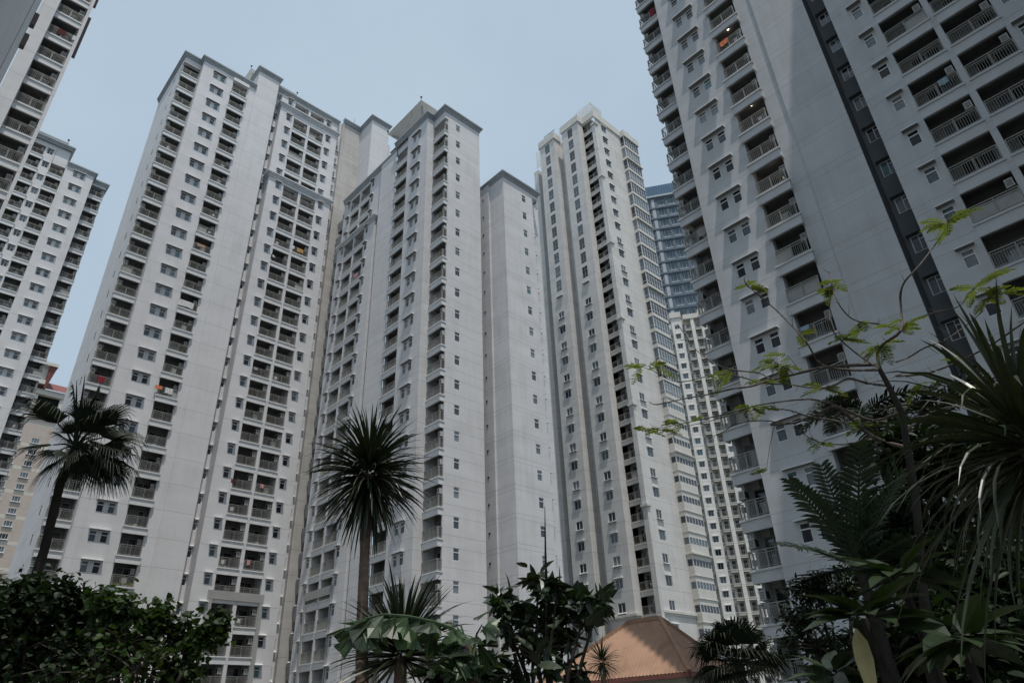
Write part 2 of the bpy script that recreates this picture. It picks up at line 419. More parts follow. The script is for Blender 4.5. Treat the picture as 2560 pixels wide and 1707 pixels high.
# --- balcony prototypes
BALS = {}
def railing(mb, x0, x1, y, h=1.1, gap=0.12, post=0.05, bar=0.021, z=0.0):
    n = max(1, round((x1-x0)/1.25)); mb.box(x0, x1, y-0.03, y+0.03, z+h-0.05, z+h, 'rail'); mb.box(x0, x1, y-0.02, y+0.02, z+0.10, z+0.14, 'rail')
    mb.box(x0, x1, y-0.018, y+0.018, z+h-0.20, z+h-0.17, 'rail')
    for i in range(n+1):
        x = x0+(x1-x0)*i/n; x = min(max(x, x0+post/2), x1-post/2); mb.box(x-post/2, x+post/2, y-0.032, y+0.032, z, z+h-0.052, 'rail')
    k = max(2, round((x1-x0)/gap))
    for i in range(1, k):
        x = x0+(x1-x0)*i/k; mb.box(x-bar/2, x+bar/2, y-bar/2, y+bar/2, z+0.14, z+h-0.20, 'rail')
def railing_y(mb, y0, y1, x, h=1.1, gap=0.12, post=0.05, bar=0.022):
    mb.box(x-0.03, x+0.03, y0, y1, h-0.05, h, 'rail'); mb.box(x-0.02, x+0.02, y0, y1, 0.10, 0.14, 'rail')
    for y in (y0+post, y1-post/2): mb.box(x-0.032, x+0.032, y-post/2, y+post/2, 0, h-0.052, 'rail')
    k = max(2, round((y1-y0)/gap))
    for i in range(1, k):
        y = y0+(y1-y0)*i/k; mb.box(x-bar/2, x+bar/2, y-bar/2, y+bar/2, 0.14, h-0.06, 'rail')
def bal_proto(w, depth, proud, corner=0, gap=0.12, trim='trim', over=0.12, band=0.78, door=True, glass=False):
    """w = clear width, proud = how far the band stands out of the wall, corner = -1 / +1: open return on the left / right"""
    key = (round(w, 2), round(depth, 2), proud, corner, gap, trim, over, band, glass)
    if key in BALS: return BALS[key]
    s = MB(); r = MB(); d = MB(); a = MB()
    xl, xr = -w/2-over, w/2+over
    if corner == -1: xl = -w/2
    if corner == 1: xr = w/2
    e = 0.004
    # slab, fascia band and projecting lip
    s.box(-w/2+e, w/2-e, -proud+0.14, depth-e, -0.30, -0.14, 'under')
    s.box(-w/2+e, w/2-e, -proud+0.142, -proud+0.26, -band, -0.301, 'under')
    s.box(xl, xr, -proud, -proud+0.138, -band, -0.14, trim)
    s.box(xl-0.07*(corner != -1)-0.07*(corner == -1), xr+0.07, -proud-0.08, -proud+0.16, -0.138, 0, trim)
    if corner:      # return band on the open side
        x = -w/2 if corner == -1 else w/2
        xa, xb = (x, x+0.138) if corner == -1 else (x-0.138, x)
        s.box(xa, xb, -proud+0.14, 0.62-proud, -band, -0.14, trim)
        xa, xb = (x-0.07, x+0.16) if corner == -1 else (x-0.16, x+0.07)
        s.box(xa, xb, -proud+0.162, 0.64-proud, -0.138, 0, trim)
    elif proud > 0.06:
        for x in (xl, xr-0.13): s.box(x, x+0.13, -proud+0.14, 0.0, -band, -0.14, trim)
    ry = -proud+0.04
    if glass:
        r.box(-w/2+0.03, w/2-0.03, ry-0.01, ry+0.01, 0.12, 0.98, 'glassC'); railing(r, -w/2+0.02, w/2-0.02, ry, 1.05, 0.45)
    else:
        railing(r, -w/2+0.02, w/2-0.02, ry, 1.1, gap)
    if corner:
        x = -w/2+0.05 if corner == -1 else w/2-0.05
        railing_y(r, ry+0.04, 0.60-proud, x, 1.1, gap)
    # sliding door on the back wall
    dw = w-0.75; y = depth-0.03
    d.box(-dw/2+0.15, dw/2+0.15, y-0.02, y, -0.12, 2.0, 'door')
    for x in (-dw/2+0.15, 0.15, dw/2+0.09): d.box(x, x+0.06, y-0.05, y-0.022, -0.12, 2.0, 'rail')
    d.box(-dw/2+0.15, dw/2+0.15, y-0.05, y-0.022, 2.002, 2.07, 'rail')
    # outdoor unit high in a corner
    sx = 1 if corner == -1 else -1
    cx = -sx*(w/2-0.30); 
    a.box(cx-0.2, cx+0.2, 0.18, 0.88, 1.35, 1.88, 'ac'); a.box(cx-0.23, cx+0.23, 0.14, 0.92, 1.30, 1.345, 'rail')
    ga = cx+0.2 if cx < 0 else cx-0.2
    a.box(ga-0.006, ga+0.006, 0.26, 0.70, 1.40, 1.83, 'grille'); [a.box(cx-0.15, cx+0.15, 0.172, 0.179, q, q+0.03, 'grille') for q in (1.42, 1.50, 1.58, 1.66, 1.74)]
    BALS[key] = (s, r, d, a, (w, depth, proud))
    return BALS[key]
DOORS = {}
def door_proto(w, depth, var):
    k = (round(w, 2), round(depth, 2), var)
    if k in DOORS: return DOORS[k]
    d = MB(); dw = w-0.75; y = depth-0.03; x0, x1 = -dw/2+0.15, dw/2+0.15; h = 2.0
    mid = {0: 0.5, 1: 0.38, 2: 0.5, 3: 0.62}[var]; xm = x0+(x1-x0)*mid
    d.box(x0, xm-0.001, y-0.02, y, -0.12, h, ('door', 'glassB', 'door', 'glassC')[var]); d.box(xm, x1, y-0.02, y, -0.12, h, ('door', 'door', 'glassB', 'door')[var])
    for x in (x0, xm-0.03, x1-0.06): d.box(x, x+0.06, y-0.05, y-0.022, -0.12, h, 'rail')
    d.box(x0, x1, y-0.05, y-0.022, h+0.002, h+0.07, 'rail'); DOORS[k] = d
    return d
RACKS = {}
def rack_proto(w, depth, proud, var):
    k = (round(w, 2), round(depth, 2), proud, var)
    if k in RACKS: return RACKS[k]
    q = MB(); rg = random.Random(var*7+int(w*10)); x = rg.uniform(-w/2+0.35, w/2-0.75); y0 = -proud+0.35
    if var < 2:      # folding drying rack with a few clothes
        for e in (0, 0.6):
            q.bar((x+e, y0, -0.14), (x+e, y0+0.5, 0.85), 0.025, 'alu'); q.bar((x+e, y0+0.5, -0.14), (x+e, y0, 0.85), 0.025, 'alu')
        for j in range(5):
            yy = y0+0.5*j/4; q.bar((x, yy, 0.85), (x+0.6, yy, 0.85), 0.018, 'alu')
            if rg.random() < 0.7: q.box(x+0.05, x+rg.uniform(0.3, 0.58), yy-0.01, yy+0.01, rg.uniform(0.2, 0.55), 0.862, rg.choice(('screen', 'trim', 'glassB', 'brown', 'greyframe')))
    elif var == 2:   # cabinet
        q.box(x, x+0.55, depth-0.55, depth-0.12, -0.139, 1.1, 'screen'); q.box(x+0.27, x+0.28, depth-0.556, depth-0.551, -0.05, 1.05, 'grille')
    else:            # stool and box
        q.box(x, x+0.35, y0, y0+0.35, 0.28, 0.33, 'brown'); q.box(x+0.5, x+0.85, y0+0.05, y0+0.4, -0.139, 0.35, 'screen')
        for ex in (0.02, 0.30):
            for ey in (0.02, 0.30): q.box(x+ex, x+ex+0.03, y0+ey, y0+ey+0.03, -0.139, 0.279, 'brown')
    RACKS[k] = q
    return q
SCREENS = {}
def screen_proto(w, proud, part):
    k = (round(w, 2), proud, part)
    if k not in SCREENS:
        q = MB(); x0 = -w/2+0.04; x1 = w/2-0.04
        if part == 1: x1 = 0.0
        if part == 2: x0 = 0.0
        q.box(x0, x1, -proud+0.075, -proud+0.09, 0.08, 1.0, 'screen'); SCREENS[k] = q
    return SCREENS[k]

class Tower:
    def __init__(s, name, label, cat, base, group=None, rz=0.0):
        s.root = empty(name, (base[0], base[1], 0), rz); tag(s.root, label, cat, group)
        s.base = (base[0], base[1], 0) if rz == 0 else (0, 0, 0)
        s.rz = rz; s.org = Vector((base[0], base[1], 0)) if rz else Vector((0, 0, 0))
        s.wins = []; s.bals = []; s.wall = MB(); s.roof = MB(); s.parts = []
        s.rng = random.Random(name+label)
    def part(s, name):
        q = MB(); s.parts.append((name, q)); return q
    def wpos(s, p):
        p = Vector(p)
        return p if not s.rz else s.org + Matrix.Rotation(s.rz, 3, 'Z') @ p
    def win(s, face, plane, a, z, kind, glass=None):
        s.wins.append((fp(face, plane, a, 0, z), ANG[face], kind, glass))
    def bal(s, face, plane, a, z, w, depth=1.3, proud=0.12, corner=0, gap=0.12, trim='trim', over=0.12, band=0.78, glass=False, ac=True):
        s.bals.append((fp(face, plane, a, 0, z), ANG[face], (w, depth, proud, corner, gap, trim, over, band, glass), ac))
    def pick(s, lst, rad):
        sc = []
        for it in lst:
            p = s.wpos(Vector(it[0])+Vector((0, 0, 0.5))); q = project(p)
            vis = q and -60 < q[0] < 2620 and -60 < q[1] < 1770
            d = (p-EYE).length
            sc.append((d if vis else 1e5+d, it))
        sc.sort(key=lambda t: t[0])
        return [t[1] for t in sc[:rad] if t[0] < 1e5], [t[1] for t in sc[:rad] if t[0] >= 1e5] + [t[1] for t in sc[rad:]]
    def finish(s, wall_label=None):
        rt = s.root
        def put(name, mb, loc, th, parent):
            o = bpy.data.objects.new(name, mb.mesh(name)); COL.objects.link(o); o.parent = parent
            o.location = (loc[0]-s.base[0], loc[1]-s.base[1], loc[2]); o.rotation_euler = (0, 0, th); return o
        def sub(name, mb, parent, loc=(0, 0, 0)):
            o = bpy.data.objects.new(name, mb.mesh(name)); COL.objects.link(o); o.parent = parent; o.location = loc; return o
        if s.wall.v: s.wall.build('wall', rt, s.base)
        for nm, q in s.parts: q.build(nm, rt, s.base)
        if s.roof.v: s.roof.build('roof', rt, s.base)
        near, rest = s.pick(s.wins, 100)
        for loc, th, kind, gl in near:
            f, panes, hood = win_proto(kind)
            w = put('window', f, loc, th, rt)
            for cx, pw, ph, pz in panes:
                sub('pane', pane_proto(pw, ph, gl or s.rng.choices(GL, (6, 4, 2, 0.5))[0]), w, (cx, 0, pz))
            if hood: sub('sunshade', hood, w)
        if rest:
            m = MB()
            for loc, th, kind, gl in rest:
                f, panes, hood = win_proto(kind); m.add(f, th, loc)
                for cx, pw, ph, pz in panes:
                    c, sn = math.cos(th), math.sin(th)
                    m.add(pane_proto(pw, ph, gl or s.rng.choices(GL, (6, 4, 2, 0.5))[0]), th, (loc[0]+c*cx, loc[1]+sn*cx, loc[2]+pz))
                if hood: m.add(hood, th, loc)
            tag(m.build('window', rt, s.base), kind='stuff')
        near, rest = s.pick(s.bals, 100)
        for loc, th, key, ac in near:
            sl, r, d, a, dim = bal_proto(*key)
            b = put('balcony', sl, loc, th, rt); sub('railing', r, b); sub('door', door_proto(dim[0], dim[1], s.rng.choice((0, 0, 1, 2, 3))) if dim[1] > 0.5 else d, b)
            if dim[1] > 1 and s.rng.random() < 0.42:
                v = s.rng.randrange(4); sub(('drying_rack', 'drying_rack', 'cabinet', 'stool')[v], rack_proto(*dim, v), b)
            if ac and s.rng.random() < 0.85: sub('air_conditioner', a, b)
            if s.rng.random() < 0.10: sub('railing_screen', screen_proto(key[0], key[2], s.rng.choice((0, 1, 2, 2))), b)
        if rest:
            m = MB()
            for loc, th, key, ac in rest:
                sl, r, d, a, dim = bal_proto(*key)
                m.add(sl, th, loc); m.add(r, th, loc); m.add(d, th, loc)
                if ac and s.rng.random() < 0.85: m.add(a, th, loc)
                if s.rng.random() < 0.08: m.add(screen_proto(key[0], key[2], s.rng.choice((0, 1, 2))), th, loc)
            tag(m.build('balcony', rt, s.base), kind='stuff')
        return s
def levels(z0, n, step=-3.0):
    return [z0+step*i for i in range(n)]
def rows(lv, lo, hi):
    return [(z+lo, z+hi) for z in lv]
TG = 'white apartment towers of one estate'

# ================================================================ main left tower
T = Tower('apartment_tower', 'tallest white tower left of centre, with a blank slab and paired balcony stacks', 'tower', (12.3, 79.0), TG)
L = levels(88.0, 29); W = T.wall; P = 'paintD'
# corner balcony column
ZT = 92.15
facade(W, 'X-', 12.35, 81.05, 92, 0, ZT-0.05, P, [(83.9, 84.5)], rows(L, 1.0, 2.1))
for z in L: T.win('X-', 12.35, 84.2, z+1.0, 'g_small', 'glassA')
W.poly([(12.35, 81.05, 0), (12.55, 81.05, 0), (12.55, 81.05, ZT), (12.35, 81.05, ZT)], P)
W.poly([(12.55, 81.05, 0), (12.55, 81.9, 0), (12.55, 81.9, ZT), (12.55, 81.05, ZT)], P)
W.poly([(12.55, 81.9, 0), (13.2, 81.9, 0), (13.2, 81.9, ZT), (12.55, 81.9, ZT)], P)
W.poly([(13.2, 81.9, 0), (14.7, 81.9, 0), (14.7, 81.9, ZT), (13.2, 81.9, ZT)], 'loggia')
W.poly([(14.7, 79.3, 0), (14.7, 81.9, 0), (14.7, 81.9, ZT), (14.7, 79.3, ZT)], P)
W.box(12.36, 14.69, 80.42, 81.04, 90.3, ZT-0.02, P)
for z in L: T.bal('Y-', 80.45, 13.52, z, 2.32, 1.45, 0.05, corner=-1, over=0.03)
# window block
facade(W, 'Y-', 79.3, 14.7, 19.3, 0, ZT-0.05, P, [(16.33, 16.99), (17.41, 18.07)], rows(L, 1.0, 2.12))
for z in L: T.win('Y-', 79.3, 17.2, z+1.0, 'pair')
# second balcony column
notch(W, 'Y-', 79.3, 19.3, 21.5, 0, ZT-0.05, 1.35, P, header=90.35)
for z in L: T.bal('Y-', 79.3, 20.4, z, 2.2, 1.35, 0.30)
T.part('canopy').box(19.2, 21.62, 78.99, 79.29, 90.5, 91.1, 'trim')
# blank walls, the taller slab and the slot
W.poly([(21.5, 79.3, 0), (22.75, 79.3, 0), (22.75, 79.3, ZT), (21.5, 79.3, ZT)], P)
W.box(22.75, 26.1, 79.2, 92, 0, 96.35, P)
facade(W, 'Y-', 80.9, 26.1, 27.3, 0, 94.2, P, [(26.27, 27.13)], rows(L, 1.0, 2.12))
for z in L: T.win('Y-', 80.9, 26.7, z+1.0, 'slot')
W.box(26.1, 27.2, 80.1, 84, 94.2, 95.3, P)
# centre section in three tiers
for pl, za, zb in ((80.05, 91.6, 95.35), (79.65, 76.0, 92.05), (79.05, 0, 76.45)):
    Lt = [z for z in levels(91.0, 30) if za-0.5 < z+1.6 and z+2.3 < zb+0.3 and z > za-2.2] if za < 90 else [91.95]
    x0, x1 = 27.2, 37.4
    facade(W, 'Y-', pl, x0, 29.6, za, zb, P, [(28.37, 29.03)], rows(Lt, 1.0, 2.12))
    facade(W, 'Y-', pl, 34.9, x1, za, zb, P, [(35.42, 36.08)], rows(Lt, 1.0, 2.12))
    W.box(32.02, 32.43, pl+0.002, 81.15, za, zb, P)
    for a in (29.6, 34.9):
        W.poly([(a, pl, za), (a, 81.2, za), (a, 81.2, zb), (a, pl, zb)], P)
    W.poly([(29.6, 81.2, za), (34.9, 81.2, za), (34.9, 81.2, zb), (29.6, 81.2, zb)], 'loggia')
    for a in (x0, x1): W.poly([(a, pl, za), (a, 83, za), (a, 83, zb), (a, pl, zb)], P)
    for z in Lt:
        for a in (28.7, 35.75): T.win('Y-', pl, a, z+1.0, 'single')
        for a in (30.81, 33.665): T.bal('Y-', pl, a, z, 2.42 if a < 32 else 2.45, 81.2-pl, 0.0, over=0.0)
    top = zb
    W.box(29.6, 34.9, pl+0.004, 81.1, min(Lt[0]+2.25, zb-0.1), zb-0.02, P)
    W.poly([(x0, pl, zb), (x1, pl, zb), (x1, 82, zb), (x0, 82, zb)], 'roofslab')
# grey surround of the lowest storeys
sr = T.part('surround')
for x0, x1 in ((29.02, 29.58), (34.92, 35.38)): sr.box(x0, x1, 78.93, 79.04, 0, 15.6, 'greyframe')
sr.box(29.02, 35.38, 78.92, 79.04, 15.602, 16.5, 'greyframe')
# recess, pilaster and the rear wall, tinted beige for warm light
facade(W, 'Y-', 80.3, 37.4, 38.3, 0, 95.6, P, [(37.6, 38.1)], rows(L, 1.0, 2.1))
for z in L: T.win('Y-', 80.3, 37.85, z+0.85, 'f_small')
W.box(38.3, 38.6, 79.7, 80.6, 0, 95.4, 'beigeD')
W.box(38.6, 41.8, 79.8, 90, 0, 96.35, 'beigeD')
W.box(41.8, 45.2, 75.9, 90, 0, 96.35, P)
W.box(45.2, 47.0, 78.2, 90, 0, 94.6, P)
W.poly([(12.35, 92, 0), (47, 92, 0), (47, 92, 92), (12.35, 92, 92)], P)
T.roof.poly([(12.4, 80.4, 92.1), (22.7, 79.4, 92.1), (22.7, 91.9, 92.1), (12.4, 91.9, 92.1)], 'roofslab')
T.roof.box(38.6, 44.5, 84.0, 88, 96.36, 99.6, 'roofslab')
cornice(T.part('cornice'), [(12.35, 92), (12.35, 80.4), (14.7, 80.4), (14.7, 79.3), (22.75, 79.3)], 92.15)
cornice(T.part('cornice'), [(22.75, 90), (22.75, 79.2), (26.1, 79.2), (26.1, 82)], 96.4)
cornice(T.part('cornice'), [(26.1, 80.05), (37.4, 80.05), (37.4, 82)], 95.4)
cornice(T.part('cornice'), [(27.2, 80.8), (27.2, 79.65), (37.4, 79.65), (37.4, 80.29)], 92.1, 'cornice2', prof=CORN)
cornice(T.part('cornice'), [(27.2, 80.8), (27.2, 79.05), (37.4, 79.05), (37.4, 80.29)], 76.5, 'cornice2', prof=CORN)
cornice(T.part('cornice'), [(38.3, 79.75), (41.8, 79.75), (41.8, 75.9), (45.2, 75.9), (45.2, 82)], 96.4)
def pavilion(mb, x0, x1, y0, y1, z0, ze, zp, over=2.3, arches=True):
    """roof-top pavilion: drum with arched openings under a wide square roof with corner finials"""
    a0, a1, b0, b1 = x0+over, x1-over, y0+over, y1-over
    mb.box(a0, a1, b0, b1, z0, ze-0.4, 'soffit')
    # soffit rising to the eaves, fascia, pyramid
    ins = [(a0, b0), (a1, b0), (a1, b1), (a0, b1)]; out = [(x0, y0), (x1, y0), (x1, y1), (x0, y1)]
    cx, cy = (x0+x1)/2, (y0+y1)/2
    for i in range(4):
        j = (i+1) % 4
        mb.poly([(*ins[i], ze-1.3), (*ins[j], ze-1.3), (*out[j], ze), (*out[i], ze)], 'soffit')
        mb.poly([(*out[i], ze), (*out[j], ze), (*out[j], ze+0.14), (*out[i], ze+0.14)], 'cornice')
        mb.poly([(*out[i], ze+0.14), (*out[j], ze+0.14), (cx, cy, zp)], 'cornice')
        mb.bar((out[i][0]+(cx-out[i][0])*0.12, out[i][1]+(cy-out[i][1])*0.12, ze-0.3), (*ins[i], ze-2.0), 0.16, 'cornice')
        mb.bar((*out[i], ze+0.1), (*out[i], ze+0.55), 0.05, 'grille'); mb.ball((*out[i], ze+0.68), 0.16, 'grille')
    if arches:
        for side in range(2):
            for c in (0.3, 0.7):
                pts = []
                r = 0.62
                for t in range(9):
                    th = PI*t/8; pts.append((r*math.cos(th), ze-2.35+r*math.sin(th)))
                pts = [(r, z0+0.05)]+pts+[(-r, z0+0.05)]
                if side == 0: m = [(a0-0.015, b0+(b1-b0)*c+u, z) for u, z in pts]
                else: m = [(a0+(a1-a0)*c+u, b0-0.015, z) for u, z in pts]
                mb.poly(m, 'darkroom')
pavilion(T.part('roof_pavilion'), 22.6, 31.0, 84.0, 92.0, 95.5, 100.6, 103.4)
T.roof.bar((43.0, 85, 99.6), (43.0, 85, 104.2), 0.07, 'cornice')
for q in ((38.7, 84.1), (44.4, 84.1)): T.roof.bar((*q, 99.6), (*q, 100.2), 0.06, 'grille'); T.roof.ball((*q, 100.35), 0.2, 'grille')
T.finish()

# ================================================================ middle tower with the roof pavilion
T = Tower('apartment_tower', 'white middle tower with a flared pyramid roof pavilion on top', 'tower', (38.4, 52.0), TG)
L = levels(72.0, 24); W = T.wall; P = 'paintE'; ZT = 76.35
facade(W, 'Y-', 52.0, 40.0, 45.5, 0, ZT, P, [(41.33, 42.07)], rows(L, 1.12, 2.3))
for z in L: T.win('Y-', 52.0, 41.7, z+1.12, 'plain')
W.poly([(45.5, 52, 0), (45.5, 64, 0), (45.5, 64, ZT), (45.5, 52, ZT)], P)
# corner balcony
W.poly([(40.0, 52.0, 0), (40.0, 52.2, 0), (40.0, 52.2, ZT), (40.0, 52.0, ZT)], P)
W.poly([(40.0, 52.2, 0), (40.95, 52.2, 0), (40.95, 52.2, ZT), (40.0, 52.2, ZT)], P)
W.poly([(40.95, 52.2, 0), (40.95, 54.5, 0), (40.95, 54.5, ZT), (40.95, 52.2, ZT)], 'loggia')
W.poly([(38.4, 54.5, 0), (40.95, 54.5, 0), (40.95, 54.5, ZT), (38.4, 54.5, ZT)], P)
W.box(39.5, 39.999, 52.02, 54.49, 74.3, ZT-0.02, P); W.box(40.0, 40.94, 52.21, 54.49, 74.3, ZT-0.02, P)
for z in L: T.bal('X-', 39.48, 53.24, z, 2.46, 1.45, 0.05, corner=1, over=0.03)
# window block
facade(W, 'X-', 38.4, 54.5, 59.1, 0, ZT, P, [(56.03, 56.69), (57.11, 57.77)], rows(L, 1.1, 2.22))
for z in L: T.win('X-', 38.4, 56.9, z+1.1, 'pair')
# second balcony column
notch(W, 'X-', 38.7, 59.4, 62.1, 0, ZT, 1.3, P, header=74.35)
W.poly([(38.4, 59.1, 0), (38.7, 59.1, 0), (38.7, 59.1, ZT), (38.4, 59.1, ZT)], P)
W.poly([(38.7, 59.1, 0), (38.7, 59.4, 0), (38.7, 59.4, ZT), (38.7, 59.1, ZT)], P)
for z in L: T.bal('X-', 38.7, 60.75, z, 2.7, 1.3, 0.22)
# blank wall, seam and the left wing
facade(W, 'X-', 38.55, 62.1, 66.05, 0, 75.55, P)
W.box(39.5, 40, 66.0, 66.56, 0, 75.5, 'darkpaint')
W.poly([(38.55, 66.05, 0), (39.5, 66.05, 0), (39.5, 66.05, 75.5), (38.55, 66.05, 75.5)], 'darkpaint')
for pl, za, zb in ((38.8, 65.4, 75.55), (38.4, 0, 66.0)):
    Lt = [z for z in L if z > za-1.5 and z+2.3 < zb+0.6]
    facade(W, 'X-', pl, 66.55, 69.2, za, zb, P, [(68.27, 68.93)], rows(Lt, 1.1, 2.22))
    facade(W, 'X-', pl, 74.6, 76.7, za, zb, P, [(74.97, 75.63)], rows(Lt, 1.1, 2.22))
    W.box(pl+0.002, 39.9, 71.75, 72.15, za, zb, P)
    for a in (69.2, 74.6): W.poly([(pl, a, za), (39.95, a, za), (39.95, a, zb), (pl, a, zb)], P)
    W.poly([(39.95, 69.2, za), (39.95, 74.6, za), (39.95, 74.6, zb), (39.95, 69.2, zb)], 'loggia')
    W.poly([(pl, 66.55, za), (41.4, 66.55, za), (41.4, 66.55, zb), (pl, 66.55, zb)], P)
    W.poly([(pl, 76.7, za), (41.4, 76.7, za), (41.4, 76.7, zb), (pl, 76.7, zb)], P)
    W.poly([(pl, 66.55, zb), (41, 66.55, zb), (41, 76.7, zb), (pl, 76.7, zb)], 'roofslab')
    for z in Lt:
        for a in (68.6, 75.3): T.win('X-', pl, a, z+1.1, 'single')
        for a in (70.475, 73.375): T.bal('X-', pl, a, z, 2.53 if a < 72 else 2.43, 39.95-pl, 0.0, over=0.0)
    W.box(pl+0.004, 39.9, 69.2, 74.6, min(Lt[0]+2.25, zb-0.1), zb-0.02, P)
# grey surround of the lowest storeys
sr = T.part('surround')
for y0, y1 in ((68.98, 69.18), (74.62, 74.9)): sr.box(38.26, 38.39, y0, y1, 0, 15.4, 'greyframe')
sr.box(38.25, 38.39, 68.98, 74.9, 15.402, 16.3, 'greyframe')
# rear bay of slanted service ledges left of the wing
W.box(39.8, 41.4, 76.7, 79.0, 0, 75.0, 'darkpaint')
for z in L:
    for y0, y1 in ((76.9, 78.9),):
        W.poly([(39.8, y0, z+1.0), (39.0, y0, z+0.55), (39.0, y1, z+0.55), (39.8, y1, z+1.0)], 'trim')
        W.poly([(39.0, y0, z+0.55), (39.2, y0, z-1.2), (39.2, y1, z-1.2), (39.0, y1, z+0.55)], 'greyframe')
        for y in (y0, y1): W.poly([(39.8, y, z+1.0), (39.0, y, z+0.55), (39.2, y, z-1.2), (39.8, y, z-1.2)], 'greyframe')
T.roof.poly([(38.5, 54.6, 76.3), (45.4, 52.1, 76.3), (45.4, 64, 76.3), (38.5, 64, 76.3)], 'roofslab')
cornice(T.part('cornice'), [(38.8, 76.75), (38.8, 62.1)], 75.6)
cornice(T.part('cornice'), [(38.4, 76.75), (38.4, 66.55), (38.9, 66.55)], 66.05, 'cornice2')
cornice(T.part('cornice'), [(38.4, 62.1), (38.4, 54.5), (39.5, 54.5), (39.5, 52.0), (45.5, 52.0), (45.5, 60)], 76.4)
pavilion(T.part('roof_pavilion'), 38.1, 46.6, 55.9, 64.3, 76.3, 80.0, 83.0)
T.roof.bar((38.25, 58.4, 80), (38.25, 58.4, 76.4), 0.06, 'rail')
T.roof.bar((39.2, 66, 75.6), (39.2, 66, 76.7), 0.25, 'cornice')
T.finish()

# ================================================================ slim wing tower
T = Tower('apartment_tower', 'slim blank white tower with one window column and a shaded left side', 'tower', (47.2, 49.26), TG)
L = levels(64.05, 21); W = T.wall; P = 'paintF'; ZT = 67.1
facade(W, 'Y-', 49.26, 47.2, 52.6, 0, ZT, P, [(50.58, 51.32)], rows(L, 0.0, 1.18))
for z in L: T.win('Y-', 49.26, 50.95, z, 'plain')
facade(W, 'X-', 47.2, 49.26, 52.0, 0, ZT, P)
W.poly([(47.2, 52.0, 0), (46.98, 52.0, 0), (46.98, 52.0, ZT), (47.2, 52.0, ZT)], P)
facade(W, 'X-', 46.98, 52.0, 60, 0, ZT, P)
for z in L: W.box(46.93, 46.979, 53.0, 53.22, z+0.5, z+0.72, 'grille')
# right end: narrow recess with small windows and ledges
W.poly([(52.6, 49.26, 0), (52.6, 50.1, 0), (52.6, 50.1, ZT), (52.6, 49.26, ZT)], P)
facade(W, 'Y-', 50.1, 52.6, 53.6, 0, ZT-1.3, P, [(52.85, 53.35)], rows(L, -0.6, 0.65))
for z in L:
    T.win('Y-', 50.1, 53.1, z-0.6, 'f_small')
    W.box(52.62, 53.5, 49.75, 50.09, z-1.45, z-1.3, 'trim')
W.box(53.6, 55.0, 50.6, 60, 0, ZT-1.3, P)
W.box(47.5, 53.5, 50.4, 60, ZT-0.5, ZT-0.1, 'roofslab')
cornice(T.part('cornice'), [(47.2, 60), (47.2, 49.26), (53.6, 49.26), (53.6, 56)], 67.2)
W.box(52.6, 53.6, 49.27, 50.4, ZT-1.3, ZT-0.1, P)
T.finish()

# ================================================================ ivory tower with bay windows
T = Tower('apartment_tower', 'tall ivory tower with glazed bay windows and a louvred parapet', 'tower', (75.15, 53.6))
L = levels(101.9, 33); W = T.wall; P = 'paintG'; ZT = 104.0
LT = [(z, z > 65) for z in L]
facade(W, 'Y-', 54.6, 77.35, 84.9, 0, ZT, P, [(79.225, 80.475)], rows(L, 0.0, 1.25))
for i, z in enumerate(L): T.win('Y-', 54.6, 79.85, z, 'g_two' if i < 8 or i % 2 == 0 else 'g_sill')
# corner pier with stepped caps
pz = [102.0, 88.6, 73.5, 58.4, 43.4, 28.3, 13.6]
W.box(76.72, 77.35, 54.25, 55.05, 0, 101.8, P)
for z in pz: T.part('pier_cap').box(76.5, 77.6, 54.02, 55.15, z-0.25, z+0.12, 'trimG')
# corner balconies
notch(W, 'X-', 76.95, 55.05, 57.35, 0, ZT, 1.3, P, header=103.7, inner='greyframe')  # inner faces in mid grey stand for the slot's shade
for z in levels(101.4, 33): T.bal('X-', 76.95, 56.2, z, 2.28, 1.25, 0.03, gap=0.25, trim='trimG', over=0.0, band=0.75, glass=True)
# window blocks B and A with their lit returns
for pl, y0, y1, yc in ((75.5, 57.35, 61.5, 59.5), (75.15, 63.4, 67.3, 65.3)):
    hi = [z for z in L if z > 66]; lo = [z for z in L if z < 66]
    facade(W, 'X-', pl, y0, y1, 66, ZT, P, [(yc-0.6, yc+0.6)], rows(hi, -0.5, 1.75))
    facade(W, 'X-', pl, y0, y1, 0, 66, P, [(yc-0.625, yc+0.625)], rows(lo, 0.0, 1.25))
    for z in hi: T.win('X-', pl, yc, z-0.5, 'g_tall')
    for i, z in enumerate(lo): T.win('X-', pl, yc, z, 'g_two' if i % 2 == 0 else 'g_sill')
    for y in (y0, y1): W.poly([(pl, y, 0), (78.5, y, 0), (78.5, y, ZT), (pl, y, ZT)], P)
# recess with small dark windows
facade(W, 'X-', 77.3, 61.5, 63.4, 0, ZT, P, [(61.75, 62.45)], rows(L, 0.0, 1.3))
for z in L: T.win('X-', 77.3, 62.1, z, 'g_small', 'glassA')
facade(W, 'X-', 77.6, 67.3, 69.2, 0, ZT-2, P, [(67.6, 68.3)], rows(L, 0.0, 1.3))
for z in L: T.win('X-', 77.6, 67.95, z, 'g_small', 'glassA')
W.box(76.3, 80, 69.2, 70.4, 0, 100.6, P)
W.box(78.2, 92, 70.4, 78, 0, 98.0, P)
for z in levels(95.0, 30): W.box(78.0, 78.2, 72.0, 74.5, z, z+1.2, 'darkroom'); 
cornice(T.part('cornice'), [(78.2, 78), (78.2, 70.4)], 98.2, 'trimG', CORN_S)
W.box(78.6, 84.9, 56.4, 70.3, 0, ZT-0.1, P)
